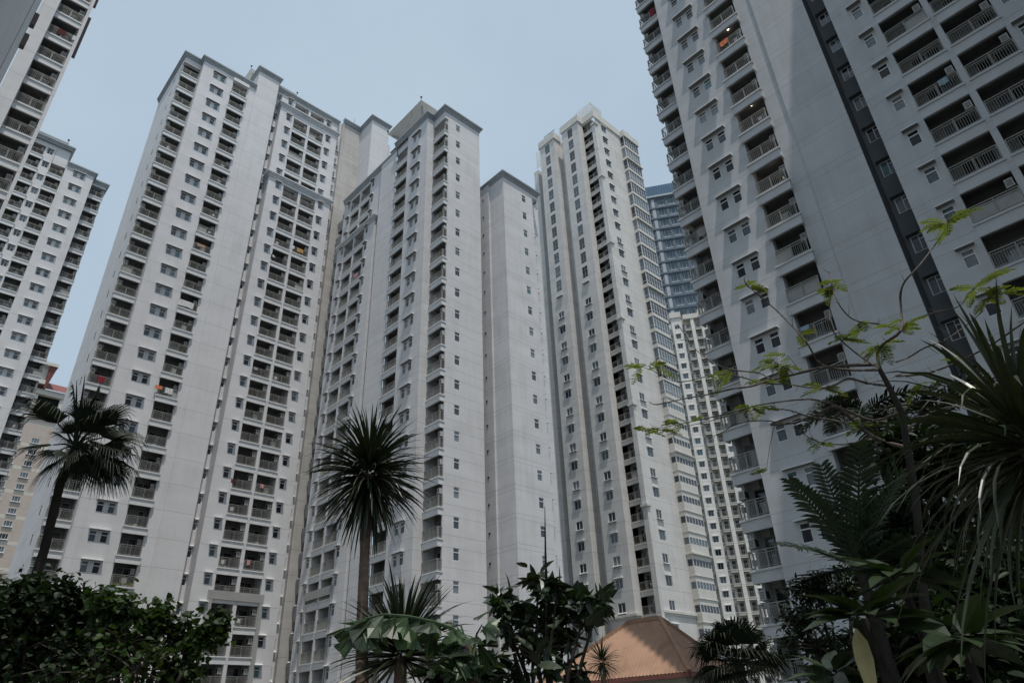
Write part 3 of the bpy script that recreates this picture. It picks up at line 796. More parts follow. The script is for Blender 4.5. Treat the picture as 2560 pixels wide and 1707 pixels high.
# bay windows
bays = []
for i, z in enumerate(levels(101.5, 33)):
    b = MB(); fr = MB(); low = z < 46
    sp = 0.6 if not low else 1.25
    x0, x1, y = 84.9, 89.4, 53.6
    b.box(x0, x1, y, 57, z-0.75, z-0.75+sp, 'trimG')
    if i % 5 == 1: b.box(x0-0.12, x1+0.25, y-0.28, 57, z-0.95, z-0.752, 'trimG'); 
    else: b.box(x0-0.04, x1+0.08, y-0.09, 57, z-0.84, z-0.752, 'trimG')
    h0, h1 = z-0.75+sp, z+2.16
    if low: b.box(x0, x1, y+0.02, 57, h1-0.75, h1-0.001, 'trimG'); h1 = h1-0.75
    gl = T.rng.choice(('glassB', 'glassA', 'glassB', 'glassA', 'glassC')) if i else 'glassA'
    b.box(x0+0.03, x1-0.02, y+0.06, 57, h0+0.001, h1-0.001, gl)
    n = 6
    for k in range(n+1):
        x = x0+0.035+(x1-x0-0.07)*k/n; fr.box(x-0.035, x+0.035, y, y+0.055, h0, h1, 'alu')
    fr.box(x0-0.001, x0+0.028, y+0.06, y+0.12, h0, h1, 'alu'); fr.box(x0-0.001, x0+0.028, y+0.9, y+0.96, h0, h1, 'alu')
    if not low:
        fr.box(x0+0.01, x1-0.01, y+0.004, y+0.05, h0+0.55, h0+0.61, 'alu'); fr.box(x0+0.01, x1-0.01, y+0.004, y+0.05, h1-0.55, h1-0.49, 'alu')
        fr.box(x0+0.003, x0+0.026, y+0.12, y+0.9, h0+0.55, h0+0.61, 'alu')
    bo = b.build('bay_window', T.root, T.base); fo = fr.build('frame', bo, T.base)
T.part('parapet').box(84.75, 89.6, 53.4, 57, 103.662, 105.2, 'trimG')
# stepped base cornice, parapets and fins
cornice(T.part('cornice'), [(75.15, 67.3), (75.15, 63.4)], 14.6, 'trimG', CORN_S); cornice(T.part('cornice'), [(75.5, 61.5), (75.5, 57.35), (76.5, 57.35)], 14.6, 'trimG', CORN_S)
cornice(T.part('cornice'), [(77.3, 54.6), (84.9, 54.6)], 14.8, 'trimG', CORN_S)
PAR = [(0.0, -0.1), (0.02, -0.1), (0.02, 0.0), (0.22, 0.02), (0.22, 1.7), (-0.2, 1.7)]
cornice(T.part('cornice'), [(77.3, 67.3), (75.15, 67.3), (75.15, 63.4), (77.0, 63.4)], ZT, 'trimG', PAR)
cornice(T.part('cornice'), [(77.3, 61.5), (75.5, 61.5), (75.5, 57.35), (76.95, 57.35), (76.95, 54.6), (84.9, 54.6)], ZT, 'trimG', PAR)
fins = MB()
for k in range(12): fins.box(77.15, 77.32, 55.0+k*0.36, 55.07+k*0.36, 104.2, 108.8, 'trimG')
for k in range(8): fins.box(77.3+k*0.42, 77.37+k*0.42, 54.95, 55.1, 105.72, 108.6, 'trimG')
for k in range(11): fins.box(77.15, 77.3, 59.4+k*0.4, 59.47+k*0.4, ZT, 108.4, 'trimG')
for k in range(7): fins.box(77.0, 77.15, 67.5+k*0.42, 67.57+k*0.42, 102, 106.6, 'trimG')
fins.build('louvre_screen', T.root, T.base)
T.roof.bar((76.5, 67.0, 105), (76.5, 67.0, 108.2), 0.12, 'cornice'); T.roof.bar((76.5, 67.0, 108.2), (76.9, 64.4, 108.6), 0.12, 'cornice')
T.roof.bar((77.5, 60.6, 107), (77.5, 60.6, 108.6), 0.2, 'grille')
T.finish()

# ================================================================ near right tower
T = Tower('apartment_tower', 'nearest tower on the right with a dark grey recess and canopied window pairs', 'tower', (38.45, 5.0), TG)
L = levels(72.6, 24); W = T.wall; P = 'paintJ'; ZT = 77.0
# corner balcony
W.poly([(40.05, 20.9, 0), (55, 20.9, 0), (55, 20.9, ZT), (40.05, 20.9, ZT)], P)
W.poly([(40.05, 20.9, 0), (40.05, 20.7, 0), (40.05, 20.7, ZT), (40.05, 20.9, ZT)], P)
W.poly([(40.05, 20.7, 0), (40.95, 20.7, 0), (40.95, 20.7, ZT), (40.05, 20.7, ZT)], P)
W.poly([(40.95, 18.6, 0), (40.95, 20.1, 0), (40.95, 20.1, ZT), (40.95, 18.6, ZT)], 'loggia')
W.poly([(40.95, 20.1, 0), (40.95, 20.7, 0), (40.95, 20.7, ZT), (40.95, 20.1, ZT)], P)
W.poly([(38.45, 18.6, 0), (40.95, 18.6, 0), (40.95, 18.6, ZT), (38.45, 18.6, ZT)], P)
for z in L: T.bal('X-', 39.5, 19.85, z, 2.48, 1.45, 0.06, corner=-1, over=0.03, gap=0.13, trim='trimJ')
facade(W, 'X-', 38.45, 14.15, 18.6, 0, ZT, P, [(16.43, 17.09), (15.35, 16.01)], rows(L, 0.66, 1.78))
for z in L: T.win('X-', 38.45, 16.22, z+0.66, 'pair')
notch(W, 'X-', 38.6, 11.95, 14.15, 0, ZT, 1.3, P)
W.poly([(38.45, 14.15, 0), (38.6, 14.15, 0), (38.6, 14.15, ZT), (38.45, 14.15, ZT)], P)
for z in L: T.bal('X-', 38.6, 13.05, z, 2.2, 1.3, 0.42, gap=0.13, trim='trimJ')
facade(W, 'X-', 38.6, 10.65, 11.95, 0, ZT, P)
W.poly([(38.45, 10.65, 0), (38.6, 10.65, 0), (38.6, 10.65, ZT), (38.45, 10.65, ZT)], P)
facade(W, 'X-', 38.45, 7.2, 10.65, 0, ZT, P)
# dark recess
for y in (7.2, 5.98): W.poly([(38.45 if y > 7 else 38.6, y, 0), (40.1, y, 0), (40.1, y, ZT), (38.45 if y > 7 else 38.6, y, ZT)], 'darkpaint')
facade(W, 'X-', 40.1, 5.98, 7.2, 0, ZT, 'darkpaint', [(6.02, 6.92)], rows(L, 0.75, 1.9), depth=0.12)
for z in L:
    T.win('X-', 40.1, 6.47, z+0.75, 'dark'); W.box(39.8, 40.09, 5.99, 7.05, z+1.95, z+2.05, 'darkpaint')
# loggia section
pl = 38.6
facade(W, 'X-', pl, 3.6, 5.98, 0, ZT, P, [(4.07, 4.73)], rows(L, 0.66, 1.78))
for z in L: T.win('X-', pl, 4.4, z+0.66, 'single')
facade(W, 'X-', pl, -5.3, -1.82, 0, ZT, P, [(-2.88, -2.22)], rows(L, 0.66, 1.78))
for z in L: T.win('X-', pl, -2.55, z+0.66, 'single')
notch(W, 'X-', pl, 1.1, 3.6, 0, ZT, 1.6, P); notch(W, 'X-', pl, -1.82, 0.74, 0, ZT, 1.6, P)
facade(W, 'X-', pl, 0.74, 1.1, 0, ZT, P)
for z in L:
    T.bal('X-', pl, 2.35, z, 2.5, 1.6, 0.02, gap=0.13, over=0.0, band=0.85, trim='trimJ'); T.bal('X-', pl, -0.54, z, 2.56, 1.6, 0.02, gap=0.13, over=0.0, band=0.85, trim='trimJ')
W.poly([(39.6, -5.3, ZT), (55, -5.3, ZT), (55, 20.9, ZT), (39.6, 20.9, ZT)], 'roofslab')
# the tower's own front wing, further right
wl_ = levels(92, 30)
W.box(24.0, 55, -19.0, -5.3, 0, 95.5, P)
for x in (26.5, 29.5, 32.5, 35.5):
    for z in wl_: W.box(x, x+0.9, -5.31, -5.28, z, z+1.2, 'glassA')
for y in (-17, -14, -11, -8):
    for z in wl_: W.box(23.98, 24.01, y, y+0.9, z, z+1.2, 'glassA')
# lit ceiling lamps in a few balconies
lamps = [(1820, 75), (1877, 261), (1922, 406), (1751, 542)]
for k, (u, v) in enumerate(lamps):
    p = onx(u, v, 38.75 if k < 3 else 39.9)
    zz = min((q_-0.36 for q_ in L), key=lambda w_: abs(w_-p.z)); q = MB(); q.ball((p.x, p.y, zz), 0.09, 'lamp', 8); q.build('ceiling_lamp', T.root, T.base)
T.finish()

# ================================================================ near left tower (upper left corner)
T = Tower('apartment_tower', 'white tower cropped at the upper left corner, with one balcony stack', 'tower', (-3.65, 55.3), TG)
L = levels(76.2, 26); W = T.wall; P = 'paintB'; ZT = 80
facade(W, 'Y-', 55.5, -3.65, -2.52, 0, ZT, P)
W.poly([(-2.52, 55.5, 0), (-2.52, 57.6, 0), (-2.52, 57.6, ZT), (-2.52, 55.5, ZT)], P)
W.poly([(-2.52, 57.6, 0), (-1.0, 57.6, 0), (-1.0, 57.6, ZT), (-2.52, 57.6, ZT)], 'loggia')
W.poly([(-1.0, 57.6, 0), (-0.42, 57.6, 0), (-0.42, 57.6, ZT), (-1.0, 57.6, ZT)], P)
W.box(-0.62, -0.42, 56.9, 70, 0, ZT, P)
W.poly([(-3.65, 55.5, 0), (-3.65, 75, 0), (-3.65, 75, ZT), (-3.65, 55.5, ZT)], P)
for z in L: T.bal('Y-', 56.25, -1.47, z, 2.08, 1.35, 0.06, corner=1, over=0.0)
T.part('service_screen').box(-0.42, 0.10, 61.8, 62.2, 62.5, 68.6, 'brown'); T.part('service_screen').box(-0.42, 0.06, 61.8, 62.2, 70.6, 76, 'brown')
for z in L: T.win('X+', -0.42, 64.5, z+0.8, 'slot')
W.box(-0.42, -0.16, 56.12, 57.4, 0, ZT, P)
T.finish()

# ================================================================ shaded tower side at the left edge
T = Tower('apartment_tower', 'shaded grey tower side with brown screens, at the upper left edge', 'tower', (-2.6, 38.8), None)
W = T.wall
W.box(-14, -2.6, 8, 34.3, 0, 82, 'paintB'); W.box(-14, -2.9, 34.3, 35.0, 0, 82, 'darkpaint'); W.box(-14, -2.6, 35.0, 38.8, 0, 82, 'paintB')
for z in (40.25, 38.3): T.part('service_screen').box(-2.598, -2.36, 38.4, 38.78, z, z+1.05, 'brown')
T.finish()

# ================================================================ left tower behind
T = Tower('apartment_tower', 'white tower with a stepped roofline behind the upper left balcony tower', 'tower', (5.2, 115.7), TG)
L = levels(88.2, 30); W = T.wall; P = 'paintB'
facade(W, 'Y-', 116.3, 1.45, 3.0, 0, 95.1, P, [(1.75, 2.75)], rows([L[0]+3]+L, 0.9, 2.05))
for z in [L[0]+3]+L: T.win('Y-', 116.3, 2.25, z+0.9, 'slot')
notch(W, 'Y-', 116.3, -0.6, 1.45, 0, 95.1, 1.3, P, header=93.4)
for z in [L[0]+3]+L: T.bal('Y-', 116.3, 0.42, z, 2.03, 1.3, 0.12, gap=0.16)
W.box(-12, -0.6, 116.0, 130, 0, 95.1, P)
notch(W, 'Y-', 116.3, 3.05, 5.1, 0, 95.1, 1.3, P, header=90.6)
for z in L: T.bal('Y-', 116.3, 4.07, z, 2.03, 1.3, 0.3, gap=0.16)
W.box(4.6, 5.12, 117.7, 130, 0, 95.1, P)
facade(W, 'Y-', 115.7, 5.15, 9.55, 0, 91.6, P, [(6.43, 7.09), (7.51, 8.17)], rows(L, 1.0, 2.12))
for z in L: T.win('Y-', 115.7, 7.3, z+1.0, 'pair')
W.poly([(5.15, 115.7, 0), (5.15, 118, 0), (5.15, 118, 91.6), (5.15, 115.7, 91.6)], P)
W.poly([(9.55, 115.7, 0), (9.55, 118.8, 0), (9.55, 118.8, 91.6), (9.55, 115.7, 91.6)], P)
W.poly([(9.55, 118.8, 0), (11.9, 118.8, 0), (11.9, 118.8, 91.6), (9.55, 118.8, 91.6)], 'loggia')
W.box(11.7, 11.95, 118.0, 130, 0, 91.5, P)
W.box(9.56, 11.94, 117.45, 118.78, 90.4, 91.55, P)
for z in L: T.bal('Y-', 117.45, 10.75, z, 2.38, 1.3, 0.05, corner=1, over=0.0, gap=0.16)
T.roof.poly([(5.2, 115.8, 91.55), (11.9, 117.5, 91.55), (11.9, 130, 91.55), (5.2, 130, 91.55)], 'roofslab')
T.roof.box(-8, 4.4, 119, 128, 95.1, 98.3, 'roofslab'); T.roof.bar((4.2, 119.4, 98.3), (4.2, 119.4, 99.2), 0.07, 'grille'); T.roof.ball((4.2, 119.4, 99.3), 0.2, 'grille')
cornice(T.part('cornice'), [(-12, 116.0), (3.0, 116.0), (5.15, 116.0), (5.15, 128)], 95.2)
cornice(T.part('cornice'), [(5.2, 115.7), (9.55, 115.7), (9.55, 117.45), (11.95, 117.45), (11.95, 128)], 91.65)
T.finish()

# ================================================================ tan block with the red roof
T = Tower('apartment_block', 'tan banded block with a red tiled roof, far behind the left palm', 'building', (17, 200), None)
W = T.wall; P = 'paintC'; L = levels(70.05, 23)
facade(W, 'Y-', 200, 15, 27.0, 0, 77.5, P, [(22.85, 24.55), (18.85, 20.55)], rows(L, 0, 1.25))
for z in L: T.win('Y-', 200, 23.7, z, 'c_win'); T.win('Y-', 200, 19.7, z, 'c_win')
W.poly([(27.0, 200, 0), (27.0, 201.6, 0), (27.0, 201.6, 80), (27.0, 200, 80)], P)
W.box(27.0, 40, 201.6, 215, 0, 82, 'creamC')
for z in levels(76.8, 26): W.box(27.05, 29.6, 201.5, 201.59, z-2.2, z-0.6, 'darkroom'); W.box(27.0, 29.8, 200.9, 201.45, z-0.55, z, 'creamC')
# top storey: columns, dark openings, roof
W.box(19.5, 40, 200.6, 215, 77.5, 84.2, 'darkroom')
T.part('ledge').box(19.2, 41, 199.3, 200.6, 77.5, 78.6, 'creamC'); T.part('ledge').box(19.2, 41, 199.3, 200.6, 82.9, 84.4, 'creamC')
for x in (20.2, 26.1, 31.5): T.part('column').box(x, x+0.9, 199.6, 200.59, 78.602, 82.898, 'creamC')
T.roof.poly([(19.5, 198.8, 84.41), (42, 198.8, 84.41), (42, 206, 89.2), (23, 206, 89.2)], 'redroof')
T.roof.poly([(19.5, 198.8, 84.41), (23, 206, 89.2), (19.5, 212, 84.41)], 'redroof')
# corner turret with a mansard roof
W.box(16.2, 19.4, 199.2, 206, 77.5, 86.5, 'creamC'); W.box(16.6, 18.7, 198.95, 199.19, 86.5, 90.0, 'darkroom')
W.box(16.3, 21.4, 199.2, 206, 86.5, 90.6, 'creamC'); T.part('ledge').box(15.6, 21.5, 198.4, 206.5, 85.4, 86.49, 'creamC')
T.part('ledge').box(15.2, 23.2, 197.8, 207, 90.602, 91.4, 'creamC')
a = [(21.42, 198.6, 84.42), (22.0, 198.6, 84.42), (23.1, 198.2, 90.6), (21.42, 198.2, 90.6)]; b = [(x, 206.5, z) for x, y, z in a]
T.roof.poly(a, 'redroof'); T.roof.poly(b, 'redroof')
for k in range(4): T.roof.poly([a[k], a[(k+1) % 4], b[(k+1) % 4], b[k]], 'redroof')
T.roof.poly([(15.2, 197.8, 91.41), (23.2, 197.8, 91.41), (20, 202, 93.2), (18.4, 202, 93.2)], 'redroof'); T.roof.poly([(23.2, 197.8, 91.41), (23.2, 206, 91.41), (20, 202, 93.2)], 'redroof')
T.finish()

# ================================================================ pale tower behind with white balconies (turned)
T = Tower('apartment_tower', 'pale far tower with white balcony trays beside a pier, below the blue top', 'tower', (144.36, 81.94), None, R(-55.0))
W = T.wall; P = 'paintI'; L = levels(95.2, 31)
for off in (0.0, 7.6):
    facade(W, 'Y-', 0, -3.25+off, -0.65+off, 0, 98.7, P, [(-2.575+off, -1.325+off)], rows(L, 0.0, 1.35))
    for i, z in enumerate(L): T.win('Y-', 0, -1.95+off, z, 'i_win' if i else 'i_tall')
    for a in (-3.25, -0.65): W.poly([(a+off, 0, 0), (a+off, 3, 0), (a+off, 3, 98.7), (a+off, 0, 98.7)], P)
    T.part('parapet').box(-3.55+off, -0.5+off, -0.3, 2, 98.702, 100.4, 'creamC')
    facade(W, 'Y-', 1.3, -0.65+off, 4.35+off, 0, 98.7, P, [(-0.5+off, 0.1+off)], rows(L, 0.0, 1.3))
    for z in L: T.win('Y-', 1.3, -0.2+off, z, 'f_small', 'glassA')
    W.box(1.78+off, 2.66+off, -0.1, 1.28, 0, 97.9, P)
    T.part('parapet').box(0.0+off, 4.4+off, -0.25, 2, 97.902, 99.3, 'creamC')
    for z in levels(95.0, 31):
        T.bal('Y-', 1.3, 0.95+off, z, 1.6, 0.02, 1.2, gap=0.2, trim='creamC', over=0.0, band=0.62, glass=True, ac=True)
        T.bal('Y-', 1.3, 3.52+off, z, 1.65, 0.02, 1.2, gap=0.2, trim='creamC', over=0.0, band=0.62, glass=True, ac=True)
        W.box(-0.3+off, 0.06+off, 0.7, 1.29, z+1.7, z+1.85, 'greyband')
facade(W, 'Y-', 2.6, -7, -3.25, 0, 96, P)
for z in levels(95.0, 31): T.bal('Y-', 2.6, -4.3, z, 1.7, 0.02, 1.2, gap=0.2, trim='creamC', over=0.0, band=0.62, glass=True)
W.box(-7, 14, 3.1, 14, 0, 98.6, P)
T.finish()

# ================================================================ slate and blue tower far behind (turned)
T = Tower('office_tower', 'slate grey gridded tower with a blue metal top, far behind', 'tower', (154.23, 88.87), None, R(-56.0))
W = T.wall; L = levels(148.3, 34, -4.28)
facade(W, 'Y-', 0, -3.4, 13, 0, 152.2, 'greyband', [(-0.1, 2.5), (3.2, 5.8), (6.5, 9.1), (9.8, 12.4), (-2.95, -2.25)], rows(L, 0, 3.0), depth=0.3)
for z in L:
    for a in (1.2, 4.5, 7.8, 11.1): T.win('Y-', 0.18, a, z, 'h_win', 'glassBlue')
    T.win('Y-', 0.18, -2.6, z, 'h_small', 'glassA')
    W.box(-1.95, -0.95, -0.08, -0.002, z-0.3, z+3.1, 'whitepanel')
    W.box(-3.6, 13.2, -0.22, -0.085, z-0.95, z-0.45, 'greyband')
T.part('cornice').box(-3.7, 13.4, -0.5, 8, 152.0, 152.7, 'whitepanel')
T.roof.box(-3.5, 13.3, -0.3, 8, 152.7, 156.8, 'bluepanel')
for k in range(60): T.roof.box(-3.45+k*0.28, -3.41+k*0.28, -0.36, -0.301, 152.75, 156.1 if k % 5 else 156.7, 'whitepanel' if k % 3 == 0 else 'bluepanel')
W.box(-3.4, 13, 0.6, 20, 0, 152.2, 'greyband')
T.finish()

# ================================================================ low building with the ribbed roof
T = Tower('garden_pavilion', 'low pavilion with a ribbed terracotta hip roof below the ivory tower', 'building', (43.2, 28.95), None, R(-84.0))
W = T.wall
M['ribroof'] = paint('weathered_terracotta_metal', (0.37, 0.225, 0.15), 0, 3.0, (), 0.14, tint=(0.42, 0.40, 0.38))
M['fascia'] = plain('red_brown_fascia', (0.22, 0.085, 0.07), 0.6, 0.3, noise=0.1)
M['plaster'] = plain('cream_plaster', (0.5, 0.47, 0.41), 0.8, 0.2, noise=0.1)
EX, ZE, ZR, S = -13.4, 4.86, 8.97, 3.9
W.box(EX+0.7, -0.7, 0.7, 7.1, 0, 4.7, 'plaster')
for x in (-9.0, -6.2, -3.2): W.box(x, x+1.4, 0.66, 0.699, 0.2, 2.8, 'door')
rf = T.roof; E0, E1 = EX, 0.0; D = 7.8
corners = [(E0, 0), (E1, 0), (E1, D), (E0, D)]; RL, RR = (E0+6.7, S), (E1-S, S)
def ribs(a, b, ra, rb, n):
    """trapezoid sheeting between an eave a-b and a ridge ra-rb"""
    for k in range(n):
        for (t0, h0, t1, h1) in ((0, 0, 0.30, 0), (0.30, 0, 0.42, 0.035), (0.42, 0.035, 0.80, 0.035), (0.80, 0.035, 1.0, 0.0)):
            q = []
            for t, h, top in ((t0, h0, 0), (t1, h1, 0), (t1, h1, 1), (t0, h0, 1)):
                s_ = (k+t)/n; e = Vector((a[0]+(b[0]-a[0])*s_, a[1]+(b[1]-a[1])*s_, ZE+h))
                ex = (Vector(b)-Vector(a)).normalized()
                if top:
                    L_ = (Vector(b)-Vector(a)).length; d0 = s_*L_
                    run = abs((Vector(ra)-Vector(a)).dot(Vector((-ex.y, ex.x)))); la = (Vector(ra)-Vector(a)).dot(ex); lb = L_-(Vector(rb)-Vector(b)).dot(-ex)
                    f = 1.0
                    if d0 < la: f = d0/la
                    if d0 > lb: f = (L_-d0)/(L_-lb)
                    nrm = Vector((-ex.y, ex.x)); e = Vector((e.x+nrm.x*run*f, e.y+nrm.y*run*f, ZE+(ZR-ZE)*f+h))
                q.append(e)
            rf.poly(q, 'ribroof')
ribs(corners[0], corners[1], RL, RR, 46); ribs(corners[1], corners[2], RR, RR, 34); ribs(corners[2], corners[3], RR, RL, 46); ribs(corners[3], corners[0], RL, RL, 34)
for a, b in ((corners[1], RR), (corners[0], RL), (corners[2], RR), (corners[3], RL)): rf.bar((a[0], a[1], ZE+0.05), (b[0], b[1], ZR+0.06), 0.28, 'ribroof')
rf.bar((RL[0], RL[1], ZR+0.06), (RR[0], RR[1], ZR+0.06), 0.28, 'ribroof')
for i in range(4):
    a, b = corners[i], corners[(i+1) % 4]; rf.bar((a[0], a[1], ZE-0.16), (b[0], b[1], ZE-0.16), 0.26, 'fascia')
T.finish()

# ================================================================ planting
M['bark'] = plain('ringed_brown_bark', (0.16, 0.11, 0.085), 0.85, 0.2, noise=0.35, nscale=9)
M['barkdark'] = plain('dark_bark', (0.03, 0.025, 0.022), 0.85, 0.2, noise=0.3, nscale=9)
M['twig'] = plain('grey_brown_twig', (0.075, 0.058, 0.047), 0.7, 0.3, noise=0.4, nscale=25)
M['sword'] = leafmat('dark_sword_leaf', (0.016, 0.024, 0.010), 0.40, 0.05, 0.3, 4)
M['sword2'] = leafmat('olive_sword_leaf', (0.022, 0.030, 0.012), 0.36, 0.06, 0.4, 3)
M['fan'] = leafmat('dark_fan_leaf', (0.012, 0.019, 0.009), 0.55, 0.05, 0.3, 3, 0.2)
M['frond'] = leafmat('palm_leaflet', (0.013, 0.026, 0.012), 0.42, 0.08, 0.4, 3)
M['bush'] = leafmat('dark_round_leaf', (0.013, 0.024, 0.009), 0.55, 0.15, 0.45, 2.5, 0.25)
M['bush2'] = leafmat('mid_green_round_leaf', (0.026, 0.046, 0.013), 0.55, 0.28, 0.5, 2.5, 0.25)
M['broad'] = leafmat('glossy_broad_leaf', (0.017, 0.030, 0.011), 0.38, 0.10, 0.45, 3)
M['fish'] = leafmat('fishtail_leaf', (0.042, 0.078, 0.027), 0.45, 0.2, 0.5, 5)
M['fish2'] = leafmat('dark_fishtail_leaf', (0.020, 0.042, 0.013), 0.4, 0.15, 0.5, 5)
M['feather'] = leafmat('feathery_leaf', (0.10, 0.125, 0.028), 0.6, 0.34, 0.35, 5)
M['dry'] = leafmat('dry_yellow_leaf', (0.42, 0.36, 0.19), 0.6, 0.3, 0.25, 6)
Z = Vector((0, 0, 1))
def perp(d):
    a = d.cross(Z)
    if a.length < 1e-3: a = Vector((1, 0, 0))
    return a.normalized()
def strip(mb, pts, widths, mat, side=None, fold=0.25):
    """a leaf blade: a strip folded along its midrib"""
    n = len(pts); i0 = len(mb.v); k = mb.mi(mat)
    for j, p in enumerate(pts):
        d = (pts[min(j+1, n-1)]-pts[max(j-1, 0)]).normalized()
        s_ = side.copy() if side is not None else perp(d)
        s_ = (s_-d*s_.dot(d)); s_ = s_.normalized() if s_.length > 1e-4 else perp(d)
        up = s_.cross(d)
        if up.z < 0: up = -up
        w = widths[j]/2
        mb.v.append(tuple(p-s_*w+up*w*fold)); mb.v.append(tuple(p)); mb.v.append(tuple(p+s_*w+up*w*fold))
    for j in range(n-1):
        a = i0+j*3
        mb.f.append((a, a+1, a+4, a+3)); mb.m.append(k); mb.f.append((a+1, a+2, a+5, a+4)); mb.m.append(k)
def sword(mb, base, d, length, width, droop, mat, rng, seg=6):
    pts = [base.copy()]; p = base.copy(); v = d.normalized()
    for j in range(seg):
        p = p+v*length/seg; pts.append(p.copy()); v = (v+Vector((0, 0, -droop*(j+1)/seg))).normalized()
    w = [width*q for q in (0.75, 0.95, 1.0, 0.9, 0.72, 0.45, 0.03)] if seg == 6 else [width*(1-(j/seg)**2)+0.002 for j in range(seg+1)]
    sd = perp(d); sd = Matrix.Rotation(rng.uniform(-0.5, 0.5), 3, d) @ sd
    strip(mb, pts, w, mat, sd, 0.35)
def sword_head(mb, c, n, length, width, rng, mat, lo=-0.75, hi=1.0, droop=0.10, rad=0.12):
    for i in range(n):
        z = lo+(hi-lo)*((i+0.5)/n); z += rng.uniform(-0.08, 0.08); z = max(-0.97, min(0.99, z)); th = i*2.39996+rng.uniform(-0.2, 0.2)
        r = math.sqrt(max(0, 1-z*z)); d = Vector((r*math.cos(th), r*math.sin(th), z))
        sword(mb, c+d*rad*rng.uniform(0.3, 1)+Z*z*rad, d, length*rng.uniform(0.8, 1.12), width*rng.uniform(0.8, 1.15), droop*rng.uniform(0.4, 1.7), mat, rng)
def fan_leaf(mb, base, d, up, rad, rng, mat, n=26, spread=2.5, split=0.5):
    """palmate leaf: pleated segments radiating from the hub, free and drooping at their tips"""
    d = d.normalized(); s_ = d.cross(up).normalized(); nrm = s_.cross(d).normalized()
    for i in range(n):
        t = -spread/2+spread*(i+0.5)/n
        dr = d*math.cos(t)+s_*math.sin(t); L_ = rad*(1-0.18*abs(t)/(spread/2))*rng.uniform(0.92, 1.05)
        hw = rad*split*spread/n*0.55; sd = (s_*math.cos(t)-d*math.sin(t))
        pts = [base.copy(), base+dr*L_*split*0.6-nrm*0.02*rad, base+dr*L_*split, base+dr*L_*0.78+Vector((0, 0, -0.05*rad)), base+dr*L_+Vector((0, 0, -rad*rng.uniform(0.15, 0.42)))]
        strip(mb, pts, [0.01, hw*1.2, hw*2.0, hw*1.2, 0.004], mat, sd, 0.4)
def pinnate(mb, pts, nl, ll, lw, mat, rng, droop=0.3, vang=0.5, rachis='frond'):
    """feather frond along the polyline pts"""
    n = len(pts); mb.tube(pts, [0.022*(1-0.85*j/(n-1)) for j in range(n)], rachis, 5)
    def pt(t):
        x = t*(n-1); j = min(int(x), n-2); return pts[j].lerp(pts[j+1], x-j), (pts[j+1]-pts[j]).normalized()
    for i in range(nl):
        t = 0.12+0.88*i/(nl-1); p, d = pt(t); s_ = perp(d); up = s_.cross(d); up = up if up.z > 0 else -up
        L_ = ll*(0.55+0.9*math.sin(PI*min(1, 0.15+t*0.8)))*0.75
        for sg in (-1, 1):
            v = (s_*sg*1.0+d*0.65+up*rng.uniform(-0.1, vang)).normalized()
            q = [p, p+v*L_*0.35, p+v*L_*0.7+Vector((0, 0, -droop*L_*0.15)), p+v*L_+Vector((0, 0, -droop*L_*0.5))]
            strip(mb, q, [lw*0.5, lw, lw*0.8, lw*0.05], mat, d, 0.3)
def arc(a, d, length, droop, n=8):
    pts = [a.copy()]; p = a.copy(); v = d.normalized()
    for j in range(n):
        p = p+v*length/n; pts.append(p.copy()); v = (v+Vector((0, 0, -droop/n))).normalized()
    return pts
def oval_leaf(mb, p, d, nrm, length, width, mat, heart=False, curl=0.15):
    """one rounded leaf, folded on its midrib and curled at the tip"""
    d = d.normalized(); s_ = d.cross(nrm)
    if s_.length < 1e-3: s_ = perp(d)
    s_.normalize(); nn = s_.cross(d)
    prof = ((0.0, 0.10), (0.18, 0.85), (0.42, 1.0), (0.7, 0.72), (1.0, 0.03)) if not heart else ((0.0, 0.55), (0.15, 0.98), (0.4, 1.0), (0.72, 0.62), (1.0, 0.03))
    pts = [p+d*length*t-nn*curl*length*t*t for t, w in prof]
    strip(mb, pts, [width*w for t, w in prof], mat, s_, 0.22)
def ring_trunk(mb, pts, radii, mat, rings=0.06):
    """palm-like trunk with leaf-scar rings"""
    P_ = []; Q = []
    for j in range(len(pts)-1):
        L_ = (pts[j+1]-pts[j]).length; n = max(2, int(L_/rings))
        for i in range(n):
            t = i/n; P_.append(pts[j].lerp(pts[j+1], t)); Q.append((radii[j]+(radii[j+1]-radii[j])*t)*(1.0 if i % 2 else 0.94))
    P_.append(pts[-1]); Q.append(radii[-1]); mb.tube(P_, Q, mat, 12)
def plant(name, label, cat, base, group=None):
    r = empty(name, (base.x, base.y, 0)); tag(r, label, cat, group); r['_b'] = 0; del r['_b']
    return r, (base.x, base.y, 0)
GP = 'planting in the foreground garden'

# --- tall fan palm at the left
rng = random.Random(3)
D0 = 15.0
c = at(188, 1120, D0); b0 = at(70, 1500, D0*0.985)
low = Vector((b0.x-0.35, b0.y, 0))
r, off = plant('fan_palm', 'tall dark fan palm with a slender leaning trunk at the left', 'palm', low)
t = MB(); ring_trunk(t, [low, b0, at(112, 1370, D0), at(150, 1210, D0), c+Vector((0, 0, -0.05))], [0.105, 0.09, 0.08, 0.075, 0.08], 'barkdark', 0.09); t.build('trunk', r, off)
spec = [(80, 1010, 0.95), (55, 1130, 0.9), (120, 1190, 0.8), (330, 1090, 1.0), (300, 1030, 1.0), (240, 985, 0.95), (325, 1180, 0.9), (290, 1210, 0.85), (240, 1180, 0.8), (215, 1060, 0.8), (270, 1130, 0.9), (180, 960, 0.7), (205, 1210, 0.7), (160, 1070, 0.8), (255, 1060, 0.95), (310, 1140, 0.9), (285, 1075, 1.0), (225, 1020, 0.9), (335, 1145, 0.8), (270, 1185, 0.9), (95, 1160, 0.7), (140, 1100, 0.7), (250, 1225, 0.8), (315, 1220, 0.7), (150, 1210, 0.6)]
